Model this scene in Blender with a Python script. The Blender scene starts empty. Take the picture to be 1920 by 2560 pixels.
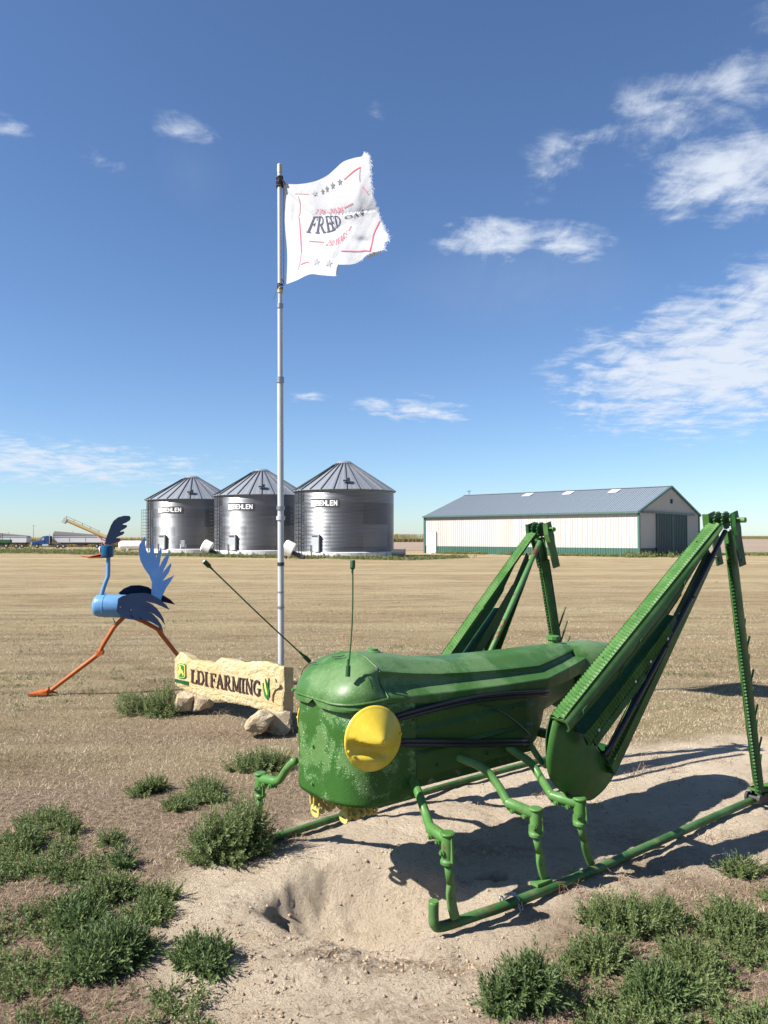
import bpy, bmesh, math, random
import numpy as np
from mathutils import Vector, Matrix
random.seed(7)
rng = np.random.default_rng(11)
scene = bpy.context.scene
COL = scene.collection
R = math.radians

# ---------------------------------------------------------------- camera
F = 1900.0; EYE = 1.6; PITCH = math.atan(62 / 1900.0)
cam_d = bpy.data.cameras.new("camera"); cam = bpy.data.objects.new("camera", cam_d); COL.objects.link(cam)
cam.location = (0, 0, EYE); cam.rotation_euler = (math.pi / 2 + PITCH, 0, 0)
cam_d.sensor_fit = 'VERTICAL'; cam_d.sensor_height = 36.0; cam_d.lens = F / 2560 * 36.0
cam_d.clip_start = 0.05; cam_d.clip_end = 12000
scene.camera = cam

# ---------------------------------------------------------------- sun, exposure
SUN_EL = R(42.5); SH = Vector((0.94, 0.34, 0)).normalized()      # SH: where shadows fall
to_sun = Vector((-SH.x * math.cos(SUN_EL), -SH.y * math.cos(SUN_EL), math.sin(SUN_EL)))
sd = bpy.data.lights.new("sun", 'SUN'); sd.energy = 5.0; sd.angle = R(0.53); sd.color = (1.0, 0.95, 0.88)
sun = bpy.data.objects.new("sun", sd); COL.objects.link(sun)
sun.rotation_euler = to_sun.to_track_quat('Z', 'Y').to_euler()
scene.view_settings.view_transform = 'Standard'; scene.view_settings.look = 'None'
scene.view_settings.exposure = 1.22; scene.view_settings.gamma = 1.0
scene.view_settings.use_curve_mapping = False

def ray(px, py):
    x = (px - 960) / F; y = (1280 - py) / F
    return Vector((x, math.cos(PITCH) - y * math.sin(PITCH), math.sin(PITCH) + y * math.cos(PITCH)))
def at(px, py, D):                     # where the photo's point stands if it is D metres away
    d = ray(px, py); return Vector((0, 0, EYE)) + d * (D / d.y)
def gnd(px, py, z=0.0):                # the photo's point on the ground
    d = ray(px, py); return Vector((0, 0, EYE)) + d * ((z - EYE) / d.z)
def onplane(px, py, o, n):
    d = ray(px, py); e = Vector((0, 0, EYE)); return e + d * ((o - e).dot(n) / d.dot(n))

# ---------------------------------------------------------------- node helpers
def nd(nt, typ, **kw):
    n = nt.nodes.new(typ)
    for k, v in kw.items():
        if hasattr(n, k) and k not in ('inputs',): setattr(n, k, v)
    return n
def setin(n, d):
    for k, v in d.items(): n.inputs[k].default_value = v
def mathn(nt, op, a, b=None, c=None, clamp=False):
    n = nt.nodes.new('ShaderNodeMath'); n.operation = op; n.use_clamp = clamp
    for i, v in enumerate((a, b, c)):
        if v is None: continue
        if isinstance(v, (int, float)): n.inputs[i].default_value = v
        else: nt.links.new(v, n.inputs[i])
    return n.outputs[0]
def mixc(nt, fac, a, b, mode='MIX'):
    n = nt.nodes.new('ShaderNodeMix'); n.data_type = 'RGBA'; n.blend_type = mode
    for sock, v in ((n.inputs[0], fac), (n.inputs[6], a), (n.inputs[7], b)):
        if isinstance(v, (int, float)): sock.default_value = v
        elif isinstance(v, tuple): sock.default_value = (*v[:3], 1)
        else: nt.links.new(v, sock)
    return n.outputs[2]
def noise(nt, vec, scale, detail=4, rough=.55, dist=0):
    n = nt.nodes.new('ShaderNodeTexNoise'); setin(n, {'Scale': scale, 'Detail': detail, 'Roughness': rough, 'Distortion': dist})
    if vec is not None: nt.links.new(vec, n.inputs['Vector'])
    return n.outputs['Fac']
def ramp(nt, fac, lo, hi, smooth=True):
    n = nt.nodes.new('ShaderNodeMapRange'); n.interpolation_type = 'SMOOTHSTEP' if smooth else 'LINEAR'
    nt.links.new(fac, n.inputs[0]); n.inputs[1].default_value = lo; n.inputs[2].default_value = hi
    return n.outputs[0]
def mapping(nt, vec, scale=(1, 1, 1), rot=(0, 0, 0)):
    n = nt.nodes.new('ShaderNodeMapping'); n.inputs['Scale'].default_value = scale; n.inputs['Rotation'].default_value = rot
    nt.links.new(vec, n.inputs['Vector']); return n.outputs[0]
def newmat(name):
    m = bpy.data.materials.new(name); m.use_nodes = True; nt = m.node_tree
    b = nt.nodes['Principled BSDF']; return m, nt, b
def objco(nt):
    return nt.nodes.new('ShaderNodeTexCoord').outputs['Object']
def bump(nt, b, h, strength, dist=.01):
    n = nt.nodes.new('ShaderNodeBump'); n.inputs['Strength'].default_value = strength; n.inputs['Distance'].default_value = dist
    nt.links.new(h, n.inputs['Height']); nt.links.new(n.outputs[0], b.inputs['Normal'])

# ---------------------------------------------------------------- sky with clouds
w = bpy.data.worlds.new("World"); scene.world = w; w.use_nodes = True
nt = w.node_tree; nt.nodes.clear()
sky = nd(nt, 'ShaderNodeTexSky'); sky.sky_type = 'NISHITA'; sky.sun_disc = False
sky.sun_elevation = SUN_EL; sky.sun_rotation = math.atan2(to_sun.x, to_sun.y)
sky.altitude = 900; sky.air_density = 1.0; sky.dust_density = 0.45; sky.ozone_density = 1.6
tc = nt.nodes.new('ShaderNodeTexCoord').outputs['Generated']
sep = nt.nodes.new('ShaderNodeSeparateXYZ'); nt.links.new(tc, sep.inputs[0])
zz = mathn(nt, 'MAXIMUM', sep.outputs[2], 0.0); zz = mathn(nt, 'ADD', zz, 0.12)
cx = mathn(nt, 'DIVIDE', sep.outputs[0], zz); cy = mathn(nt, 'DIVIDE', sep.outputs[1], zz)
cmb = nt.nodes.new('ShaderNodeCombineXYZ'); nt.links.new(cx, cmb.inputs[0]); nt.links.new(cy, cmb.inputs[1])
cv = cmb.outputs[0]
big = noise(nt, cv, 2.0, 5, .55, .25)
fine = noise(nt, mapping(nt, cv, (1.0, 1.35, 1)), 7.0, 10, .60, .3)
wisp = noise(nt, mapping(nt, cv, (1.6, .8, 1), (0, 0, .5)), 4.0, 8, .68, 1.0)
def blob(px, py, rx, ry, ang=0.0, direction=None):     # soft elliptical region of sky where cloud gathers
    c = (direction or ray(px, py)).normalized()
    a = Vector((0, 0, 1)).cross(c); a.normalize(); a = -a; b = c.cross(-a); b.normalize()
    if b.z < 0: b = -b
    ca, sa = math.cos(ang), math.sin(ang); a2 = a * ca + b * sa; b2 = -a * sa + b * ca
    outs = []
    for vec, r in ((a2, rx / F), (b2, ry / F)):
        d = nt.nodes.new('ShaderNodeVectorMath'); d.operation = 'DOT_PRODUCT'
        nt.links.new(tc, d.inputs[0]); d.inputs[1].default_value = vec / r
        outs.append(mathn(nt, 'MULTIPLY', d.outputs['Value'], d.outputs['Value']))
    e = mathn(nt, 'SQRT', mathn(nt, 'ADD', outs[0], outs[1]))
    m = mathn(nt, 'SUBTRACT', 1.0, e, clamp=True)
    d = nt.nodes.new('ShaderNodeVectorMath'); d.operation = 'DOT_PRODUCT'
    nt.links.new(tc, d.inputs[0]); d.inputs[1].default_value = c
    return mathn(nt, 'MULTIPLY', m, mathn(nt, 'GREATER_THAN', d.outputs['Value'], 0.3))
dense_spec = [  # px, py, rx, ry, angle, weight
    (1800, 905, 450, 205, .10, 1.12), (1900, 730, 200, 110, .5, .9), (1560, 850, 260, 75, .3, .7), (1830, 430, 210, 150, .1, 1.0), (1560, 330, 320, 110, .3, .66),
    (1850, 215, 280, 130, .35, .74), (1700, 290, 200, 60, .3, .6), (1230, 600, 190, 66, -.12, .95), (1400, 600, 170, 60, -.25, .80), (1125, 562, 45, 16, 0, .8),
    (480, 330, 110, 60, -.15, .66), (235, 385, 100, 55, -.35, .55), (30, 325, 70, 34, -.1, .6),
    (940, 280, 45, 40, -.3, .5), (1040, 1025, 190, 40, -.08, .9), (780, 995, 90, 20, -.05, .6), (1060, 990, 60, 18, 0, .7),
    (60, 1150, 600, 75, -.03, .85), (430, 1165, 330, 45, .0, .55), (1370, 1110, 300, 30, .0, .2)]
dens = None
for px, py, rx, ry, an, wt in dense_spec:
    o = mathn(nt, 'MULTIPLY', mathn(nt, 'POWER', blob(px, py, rx, ry, an), .6), wt)
    dens = o if dens is None else mathn(nt, 'MAXIMUM', dens, o)
for az, el, rx, ry, wt in [(70, 25, 700, 300, 1), (110, 40, 500, 350, .9), (150, 18, 900, 200, .9), (-80, 30, 600, 250, .8),
                           (-130, 22, 800, 240, .9), (-45, 12, 500, 90, .8), (180, 50, 500, 300, .7), (-160, 12, 700, 120, .8)]:
    dv = Vector((math.sin(R(az)) * math.cos(R(el)), math.cos(R(az)) * math.cos(R(el)), math.sin(R(el))))
    o = mathn(nt, 'MULTIPLY', blob(0, 0, rx, ry, .1, dv), wt); dens = mathn(nt, 'MAXIMUM', dens, o)
nmix = mathn(nt, 'ADD', mathn(nt, 'MULTIPLY', fine, .6), mathn(nt, 'MULTIPLY', wisp, .4))
raw = mathn(nt, 'ADD', mathn(nt, 'SUBTRACT', nmix, .5), mathn(nt, 'MULTIPLY', dens, .36))
cover = ramp(nt, raw, .115, .40)
cover = mathn(nt, 'MULTIPLY', cover, mathn(nt, 'MULTIPLY', ramp(nt, dens, .02, .5), .93))
# thin veil of high cloud low on the right
veil = mathn(nt, 'MAXIMUM', mathn(nt, 'MULTIPLY', blob(1300, 700, 330, 130, 0), .5), mathn(nt, 'MULTIPLY', blob(480, 430, 90, 90, 0), .2))
veil = mathn(nt, 'MULTIPLY', mathn(nt, 'MULTIPLY', veil, .3), wisp)
cover = mathn(nt, 'MAXIMUM', cover, veil)
CLOUD = (5.8, 6.3, 7.1)
out = nt.nodes.new('ShaderNodeOutputWorld'); bg = nt.nodes.new('ShaderNodeBackground')
bg.inputs['Strength'].default_value = 0.059
air = mixc(nt, 1.0, sky.outputs[0], (.78, .93, 1.12), 'MULTIPLY')
nt.links.new(mixc(nt, cover, air, CLOUD), bg.inputs['Color']); nt.links.new(bg.outputs[0], out.inputs[0])

# ---------------------------------------------------------------- object helpers
def tag(o, label=None, category=None, group=None, kind=None):
    for k, v in (('label', label), ('category', category), ('group', group), ('kind', kind)):
        if v: o[k] = v
    return o
def thing(name, loc, rz, label, category, group=None):
    o = bpy.data.objects.new(name, None); COL.objects.link(o); o.empty_display_size = .2
    o.location = loc; o.rotation_euler = (0, 0, rz); return tag(o, label, category, group)
def mesh(name, V, Fc, mat, parent=None, smooth=False, auto=None):
    me = bpy.data.meshes.new(name); me.from_pydata([tuple(v) for v in V], [], Fc); me.update()
    if mat is not None:
        for mm in (mat if isinstance(mat, list) else [mat]): me.materials.append(mm)
    if smooth:
        me.polygons.foreach_set('use_smooth', [True] * len(me.polygons))
    if auto is not None: me.set_sharp_from_angle(angle=R(auto))
    o = bpy.data.objects.new(name, me); COL.objects.link(o)
    if parent is not None: o.parent = parent
    return o
def npmesh(name, V, quads=None, tris=None, mat=None, parent=None, smooth=False):
    me = bpy.data.meshes.new(name); V = np.asarray(V, dtype=np.float32)
    arr, n = (quads, 4) if quads is not None else (tris, 3)
    arr = np.asarray(arr, dtype=np.int32); nf = len(arr)
    me.vertices.add(len(V)); me.vertices.foreach_set('co', V.ravel())
    me.loops.add(nf * n); me.loops.foreach_set('vertex_index', arr.ravel())
    me.polygons.add(nf); me.polygons.foreach_set('loop_start', np.arange(nf, dtype=np.int32) * n)
    me.polygons.foreach_set('use_smooth', np.full(nf, smooth)); me.update(calc_edges=True); me.validate()
    if mat is not None: me.materials.append(mat)
    o = bpy.data.objects.new(name, me); COL.objects.link(o)
    if parent is not None: o.parent = parent
    return o
def frame(a, up=Vector((0, 0, 1))):
    a = a.normalized()
    if abs(a.dot(up)) > .98: up = Vector((0, 1, 0))
    s = a.cross(up).normalized(); return a, s, s.cross(a).normalized()
class MB:
    def __init__(s): s.V = []; s.F = []
    def add(s, V, Fc):
        n = len(s.V); s.V += [Vector(v) for v in V]; s.F += [[i + n for i in f] for f in Fc]; return s
    def box(s, c, d, M=None):
        x, y, z = d[0] / 2, d[1] / 2, d[2] / 2
        V = [Vector((sx * x, sy * y, sz * z)) for sx in (-1, 1) for sy in (-1, 1) for sz in (-1, 1)]
        if M is not None: V = [M @ v for v in V]
        V = [v + Vector(c) for v in V]
        return s.add(V, [(0, 1, 3, 2), (4, 6, 7, 5), (0, 4, 5, 1), (2, 3, 7, 6), (0, 2, 6, 4), (1, 5, 7, 3)])
    def beam(s, p0, p1, wd, ht, up=Vector((0, 0, 1))):
        p0, p1 = Vector(p0), Vector(p1); a, sd_, u = frame(p1 - p0, up)
        V = [p + sd_ * (wd / 2 * i) + u * (ht / 2 * j) for p in (p0, p1) for i, j in ((-1, -1), (1, -1), (1, 1), (-1, 1))]
        return s.add(V, [(3, 2, 1, 0), (4, 5, 6, 7), (0, 1, 5, 4), (1, 2, 6, 5), (2, 3, 7, 6), (3, 0, 4, 7)])
    def tube(s, pts, r, seg=12, cap=True):
        pts = [Vector(p) for p in pts]; n = len(pts); rs = r if isinstance(r, (list, tuple)) else [r] * n
        V = []; prev = None
        for i, p in enumerate(pts):
            t = (pts[min(i + 1, n - 1)] - pts[max(i - 1, 0)]).normalized()
            if prev is None: _, sd_, u = frame(t)
            else:
                sd_ = (prev - t * prev.dot(t)).normalized(); u = sd_.cross(t)
            prev = sd_
            rr = rs[i] if isinstance(rs[i], (tuple, list)) else (rs[i], rs[i])
            for k in range(seg):
                th = 2 * math.pi * k / seg; V.append(p + sd_ * (rr[0] * math.cos(th)) + u * (rr[1] * math.sin(th)))
        Fc = [(i * seg + k, i * seg + (k + 1) % seg, (i + 1) * seg + (k + 1) % seg, (i + 1) * seg + k) for i in range(n - 1) for k in range(seg)]
        if cap: Fc += [tuple(reversed(range(seg))), tuple((n - 1) * seg + k for k in range(seg))]
        return s.add(V, Fc)
    def disc(s, c, n, r, h, seg=16):
        n = Vector(n).normalized(); return s.tube([Vector(c) - n * h / 2, Vector(c) + n * h / 2], r, seg)
    def prism(s, pts, n):             # closed outline pushed along n
        n = Vector(n); k = len(pts); V = [Vector(p) for p in pts] + [Vector(p) + n for p in pts]
        return s.add(V, [tuple(reversed(range(k))), tuple(range(k, 2 * k))] + [(i, (i + 1) % k, (i + 1) % k + k, i + k) for i in range(k)])
    def loft(s, rings, closed=True, cap=True):
        m = len(rings[0]); V = [Vector(p) for r_ in rings for p in r_]; n = len(rings)
        e = m if closed else m - 1
        Fc = [(i * m + k, i * m + (k + 1) % m, (i + 1) * m + (k + 1) % m, (i + 1) * m + k) for i in range(n - 1) for k in range(e)]
        if cap and closed: Fc += [tuple(reversed(range(m))), tuple((n - 1) * m + k for k in range(m))]
        return s.add(V, Fc)
    def lathe(s, prof, seg=24, c=(0, 0, 0), ax=None):     # prof: (radius, height)
        rings = []
        for r_, h in prof:
            rings.append([Vector((r_ * math.cos(2 * math.pi * k / seg), r_ * math.sin(2 * math.pi * k / seg), h)) for k in range(seg)])
        if ax is not None:
            q = Vector((0, 0, 1)).rotation_difference(Vector(ax)); rings = [[q @ v for v in r_] for r_ in rings]
        return s.loft([[v + Vector(c) for v in r_] for r_ in rings])
    def build(s, name, mat, parent=None, smooth=False, auto=None, bev=0, solid=0, fix=True):
        o = mesh(name, s.V, s.F, mat, parent)
        if fix:
            bm = bmesh.new(); bm.from_mesh(o.data)
            bmesh.ops.recalc_face_normals(bm, faces=bm.faces[:]); bm.to_mesh(o.data); bm.free()
        if smooth: o.data.polygons.foreach_set('use_smooth', [True] * len(o.data.polygons))
        if auto is not None:
            o.data.polygons.foreach_set('use_smooth', [True] * len(o.data.polygons)); o.data.set_sharp_from_angle(angle=R(auto))
        if solid:
            md = o.modifiers.new('solid', 'SOLIDIFY'); md.thickness = solid; md.offset = 0
        if bev:
            md = o.modifiers.new('bev', 'BEVEL'); md.width = bev; md.segments = 2; md.limit_method = 'ANGLE'; md.angle_limit = R(40)
        return o
def copy_tree(o, parent=None):
    c = o.copy(); COL.objects.link(c); c.parent = parent
    for ch in [k for k in bpy.data.objects if k.parent == o]: copy_tree(ch, c)
    return c
def smoothcurve(pts, n=8):            # Catmull-Rom through points
    P = [Vector(p) for p in pts]; P = [P[0] * 2 - P[1]] + P + [P[-1] * 2 - P[-2]]; out_ = []
    for i in range(1, len(P) - 2):
        for k in range(n):
            t = k / n; a, b, c, d = P[i - 1:i + 3]
            out_.append(.5 * ((2 * b) + (c - a) * t + (2 * a - 5 * b + 4 * c - d) * t * t + (3 * b - a - 3 * c + d) * t ** 3))
    return out_ + [P[-2]]

# ---------------------------------------------------------------- numpy noise and terrain
def vn(x, y, seed=0):
    xi = np.floor(x); yi = np.floor(y); fx = x - xi; fy = y - yi
    fx = fx * fx * (3 - 2 * fx); fy = fy * fy * (3 - 2 * fy)
    def h(a, b):
        v = np.sin(a * 127.1 + b * 311.7 + seed * 74.7) * 43758.5453; return v - np.floor(v)
    return (h(xi, yi) * (1 - fx) + h(xi + 1, yi) * fx) * (1 - fy) + (h(xi, yi + 1) * (1 - fx) + h(xi + 1, yi + 1) * fx) * fy
def fbm(x, y, o=4, seed=0, g=.5):
    s = 0; a = 1; t = 0
    for i in range(o):
        s = s + a * (vn(x, y, seed + i) - .5); t += a; a *= g; x = x * 2.03 + 5.1; y = y * 2.03 + 1.7
    return s / t * 2
def sst(a, b, x):
    t = np.clip((x - a) / (b - a), 0, 1); return t * t * (3 - 2 * t)
def gauss(x, y, cx, cy, rx, ry, ang=0, p=1.0):
    ca, sa = math.cos(ang), math.sin(ang); dx = x - cx; dy = y - cy
    u = (dx * ca + dy * sa) / rx; v = (-dx * sa + dy * ca) / ry
    return np.exp(-(u * u + v * v) ** p)
SOILPOLY = [(1960, 1850), (1700, 1850), (1500, 1850), (1330, 1890), (1180, 1930), (1050, 1960), (850, 2040), (760, 2050), (640, 2170),
            (500, 2195), (420, 2260), (460, 2330), (420, 2400), (520, 2560), (700, 2700), (1250, 2700), (1400, 2430), (1500, 2300), (1700, 2190), (1960, 2180)]
SP = np.array([[*gnd(a, b)[:2]] for a, b in SOILPOLY])
def sdist(x, y, P):                    # signed distance, negative inside
    d = np.full(np.shape(x), 1e9); ins = np.zeros(np.shape(x), bool); n = len(P)
    for i in range(n):
        a = P[i]; b = P[(i + 1) % n]; e = b - a
        t = np.clip(((x - a[0]) * e[0] + (y - a[1]) * e[1]) / (e @ e), 0, 1)
        d = np.minimum(d, np.hypot(x - a[0] - t * e[0], y - a[1] - t * e[1]))
        c = ((a[1] > y) != (b[1] > y)) & (x < (b[0] - a[0]) * (y - a[1]) / (b[1] - a[1] + 1e-12) + a[0]); ins ^= c
    return np.where(ins, -d, d)
def soil(x, y):
    near = (x > -6) & (x < 9) & (y > -1) & (y < 9)
    s = np.zeros(np.shape(x)); xx = x[near]; yy = y[near]
    s[near] = 1 - sst(-.22, .22, sdist(xx, yy, SP) + .28 * fbm(xx * 1.7, yy * 1.7, 4, 3) + .1 * fbm(xx * 7, yy * 7, 3, 9))
    return s
def soil0(x, y): return np.clip(gauss(x, y, .6, 3.6, 2.2, 1.4, .4, 2), 0, 1)
def T(x, y):
    x = np.asarray(x, float); y = np.asarray(y, float)
    h = -1.05 * sst(100, 170, y) * sst(-24, -52, x) * (1 - sst(300, 420, y)) if True else 0
    r = np.hypot(x, y - 3); nf = 1 - sst(14, 40, r)
    h = h + nf * (.03 * fbm(x * .5, y * .5, 3, 1) * sst(1.5, 6, r) + .014 * fbm(x * 2.2, y * 2.2, 3, 2))
    s = 1 - sst(6, 9, r)
    wx = x + .035 * fbm(x * 4, y * 4, 3, 44); wy = y + .04 * fbm(x * 4 + 9, y * 4, 4, 45)
    h = h - s * (.14 * gauss(wx, wy, -.05, 3.42, .42, .28, .08, 3.0) + .09 * gauss(x, y, -.08, 3.32, .34, .17, .0, 1.4))            # dug-out hollow
    h = h - s * .10 * gauss(x, y, -.435, 3.31, .05, .11, .25, 3.0)
    h = h + s * gauss(x, y, -.10, 3.58, .50, .17, 0, 1.5) * (.020 * fbm(x * 5, y * 7, 4, 46) + .020 * np.abs(fbm(x * 13, y * 16, 3, 47)))
    h = h - s * .065 * gauss(x, y, .0, 3.03, .16, .08, 0, 1.8)
    h = h - s * .20 * gauss(x, y, .515, 3.64, .062, .045, .1, 2.0)           # burrow
    h = h + s * .035 * gauss(x, y, -.1, 3.85, .7, .16, .1)
    h = h + s * .03 * gauss(x, y, -.3, 2.86, .5, .09, -.05)
    h = h - s * .045 * gauss(x, y, .33, 2.98, .22, .12, .3)
    h = h + s * .03 * gauss(x, y, -.72, 3.25, .2, .3)
    cl = s * (.25 + .75 * gauss(x, y, 0, 2.98, .75, .16)) * sst(6, 3.5, y)
    ins = 1 - .8 * gauss(x, y, .95, 3.8, .9, .45, .5)
    h = h + cl * ins * (.030 * fbm(x * 8, y * 8, 4, 21) + .022 * np.abs(fbm(x * 22, y * 22, 3, 31)))
    h = h + s * soil0(x, y) * (.012 * fbm(x * 15, y * 15, 4, 35) + .018 * fbm(x * 4.5, y * 4.5, 3, 36) + .010 * np.abs(fbm(x * 28, y * 28, 2, 37)) * (fbm(x * 2.2, y * 2.2, 2, 38) > -.1))
    return h
def tz(x, y): return float(T(np.array([x]), np.array([y]))[0])
# ---------------------------------------------------------------- materials
def paint(name, base, fade=None, rough=.38, fades=(3, .5, .62), chips=None, chipw=(.70, .74), chipscale=28, metal=0, bumpy=0, bscale=60, speck=None, dirt=None, coat=0, spec=.28):
    m, nt, b = newmat(name); co = objco(nt); c = base
    n1 = noise(nt, co, fades[0], 6, .6, .4)
    if fade: c = mixc(nt, ramp(nt, n1, fades[1], fades[2]), base, fade)
    fineN = noise(nt, co, 40, 3, .6)
    c = mixc(nt, mathn(nt, 'MULTIPLY', ramp(nt, fineN, .35, .7), .22), c, tuple(v * .6 for v in base))
    if speck:
        edge = mathn(nt, 'MULTIPLY', ramp(nt, mathn(nt, 'ABSOLUTE', mathn(nt, 'SUBTRACT', n1, (fades[1] + fades[2]) / 2)), .055, .0), ramp(nt, noise(nt, co, 170, 2, .7), .56, .64))
        c = mixc(nt, mathn(nt, 'MULTIPLY', edge, .75), c, speck)
    if dirt: c = mixc(nt, mathn(nt, 'MULTIPLY', ramp(nt, noise(nt, mapping(nt, co, (1, 1, .35)), 9, 6, .7), .5, .75), .5), c, dirt)
    if chips:
        ch = ramp(nt, noise(nt, co, chipscale, 5, .65), *chipw); c = mixc(nt, ch, c, chips)
    nt.links.new(c, b.inputs['Base Color']) if not isinstance(c, tuple) else setin(b, {'Base Color': (*c, 1)})
    r_ = ramp(nt, noise(nt, co, 7, 5, .6), .3, .8)
    nt.links.new(mathn(nt, 'ADD', mathn(nt, 'MULTIPLY', r_, .25), rough - .1), b.inputs['Roughness'])
    b.inputs['Specular IOR Level'].default_value = spec; b.inputs['Metallic'].default_value = metal; b.inputs['Coat Weight'].default_value = coat; b.inputs['Coat Roughness'].default_value = .15
    if bumpy: bump(nt, b, noise(nt, co, bscale, 3, .5), bumpy, .004)
    else: bump(nt, b, noise(nt, co, 30, 4, .6), .12, .004)
    return m
RUST = (.12, .05, .025)
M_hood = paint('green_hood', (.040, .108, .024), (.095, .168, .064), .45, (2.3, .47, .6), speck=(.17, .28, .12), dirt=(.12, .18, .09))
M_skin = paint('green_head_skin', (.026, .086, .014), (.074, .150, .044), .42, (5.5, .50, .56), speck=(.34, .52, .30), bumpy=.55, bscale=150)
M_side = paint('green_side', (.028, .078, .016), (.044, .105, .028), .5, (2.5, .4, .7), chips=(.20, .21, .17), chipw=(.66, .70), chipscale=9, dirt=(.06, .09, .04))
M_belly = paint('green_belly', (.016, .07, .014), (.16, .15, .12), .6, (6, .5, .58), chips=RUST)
M_leg = paint('green_leg', (.055, .155, .034), (.085, .190, .055), .42, (6, .42, .62), chips=RUST, chipw=(.64, .67), chipscale=26, dirt=(.10, .14, .06))
M_skid = paint('green_skid', (.025, .088, .020), (.060, .140, .042), .5, (5, .42, .6), chips=RUST, chipw=(.585, .63), chipscale=18, dirt=(.2, .15, .1))
M_femur = paint('green_femur', (.032, .094, .018), (.060, .132, .036), .48, (4, .42, .62), chips=RUST, chipw=(.67, .70), chipscale=20)
M_rasp = paint('green_rasp', (.036, .108, .020), (.064, .145, .038), .5, (8, .42, .62), chips=RUST, chipw=(.67, .70))
M_dark = paint('green_dark', (.010, .055, .012), (.018, .075, .02), .5, (5, .4, .7), chips=RUST, chipw=(.63, .67))
M_bowl = paint('green_bowl', (.032, .112, .022), (.065, .13, .026), .5, (3.5, .45, .68))
M_rusty = paint('green_rusty', (.06, .16, .05), (.085, .19, .07), .5, (5, .4, .7), chips=RUST, chipw=(.56, .60), chipscale=16)
M_yel = paint('yellow_eye', (.56, .42, .04), (.62, .48, .065), .33, (6, .4, .7))
M_yel2 = paint('yellow_cast', (.40, .345, .09), (.48, .42, .14), .5, (14, .4, .6), chips=(.14, .10, .03), chipw=(.62, .68), chipscale=40)
def plain(name, c, rough=.5, metal=0, var=.15, sc=12, bmp=.1):
    m, nt, b = newmat(name); co = objco(nt)
    col = mixc(nt, mathn(nt, 'MULTIPLY', ramp(nt, noise(nt, co, sc, 5, .6), .3, .75), var * 2), c, tuple(v * .55 for v in c))
    nt.links.new(col, b.inputs['Base Color']); setin(b, {'Roughness': rough, 'Metallic': metal})
    if bmp: bump(nt, b, noise(nt, co, sc * 4, 4, .6), bmp, .005)
    return m
M_black = plain('black_tube', (.012, .010, .014), .3)
M_steel = plain('steel', (.3, .31, .33), .4, .8)
M_dsteel = plain('dark_steel', (.05, .05, .05), .5, .5)
M_rubber = plain('rubber', (.02, .02, .02), .8)
M_lblue = paint('light_blue', (.10, .24, .45), (.125, .27, .48), .35, (3, .4, .7))
M_mblue = paint('mid_blue', (.035, .12, .34), (.045, .14, .37), .4, (3, .4, .7))
M_dblue = paint('dark_blue', (.0025, .013, .042), (.004, .018, .055), .6, (3, .4, .7), spec=.2)
M_hblue = paint('head_blue', (.006, .055, .13), (.012, .085, .18), .3, (4, .4, .7))
M_orange = paint('orange_leg', (.36, .085, .018), (.41, .11, .025), .35, (6, .4, .7), chips=(.2, .06, .03))
M_white = plain('white_paint', (.78, .78, .76), .5, 0, .06)
M_pole = plain('pole_white', (.42, .43, .44), .4, .1, .1, 6)
M_brass = plain('old_brass', (.5, .40, .22), .5, .4)
M_cord = plain('black_cord', (.012, .012, .015), .7)
M_pink = plain('red_thread', (.62, .05, .10), .8, 0, .05)
M_gprint = plain('grey_print', (.10, .10, .115), .8, 0, .05)
M_nprint = plain('navy_print', (.03, .03, .07), .8, 0, .05)
def flagmat():
    m, nt, b = newmat('flag_cloth'); co = objco(nt)
    setin(b, {'Base Color': (.50, .51, .535, 1), 'Roughness': .85})
    wv = noise(nt, co, 9, 6, .6, .6); bump(nt, b, wv, .35, .02)
    tr = nt.nodes.new('ShaderNodeBsdfTranslucent'); tr.inputs[0].default_value = (.6, .61, .64, 1)
    mx = nt.nodes.new('ShaderNodeMixShader'); mx.inputs[0].default_value = .3
    nt.links.new(b.outputs[0], mx.inputs[1]); nt.links.new(tr.outputs[0], mx.inputs[2])
    nt.links.new(mx.outputs[0], nt.nodes['Material Output'].inputs[0]); return m
M_flag = flagmat()
def stonemat(name, a, b_, c_):
    m, nt, b = newmat(name); co = objco(nt)
    col = mixc(nt, ramp(nt, noise(nt, co, 4, 6, .65, .5), .4, .65), a, b_)
    col = mixc(nt, mathn(nt, 'MULTIPLY', ramp(nt, noise(nt, co, 26, 5, .7), .62, .74), .8), col, c_)
    col = mixc(nt, mathn(nt, 'MULTIPLY', ramp(nt, noise(nt, co, 90, 3, .7), .6, .7), .5), col, (.30, .20, .10))
    nt.links.new(col, b.inputs['Base Color']); b.inputs['Roughness'].default_value = .92
    bump(nt, b, mathn(nt, 'ADD', noise(nt, co, 22, 8, .7), noise(nt, co, 70, 6, .7)), .9, .02); return m
M_stone = stonemat('limestone', (.50, .385, .19), (.56, .47, .285), (.34, .22, .10))
M_rock = stonemat('pale_rock', (.42, .33, .21), (.48, .41, .29), (.28, .20, .12))
M_letter = plain('brown_letter', (.045, .02, .015), .6, 0, .2, 30)
M_lgreen = plain('sign_green', (.01, .14, .04), .5, 0, .1)
M_lyel = plain('sign_yellow', (.62, .50, .10), .6, 0, .1)

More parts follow.
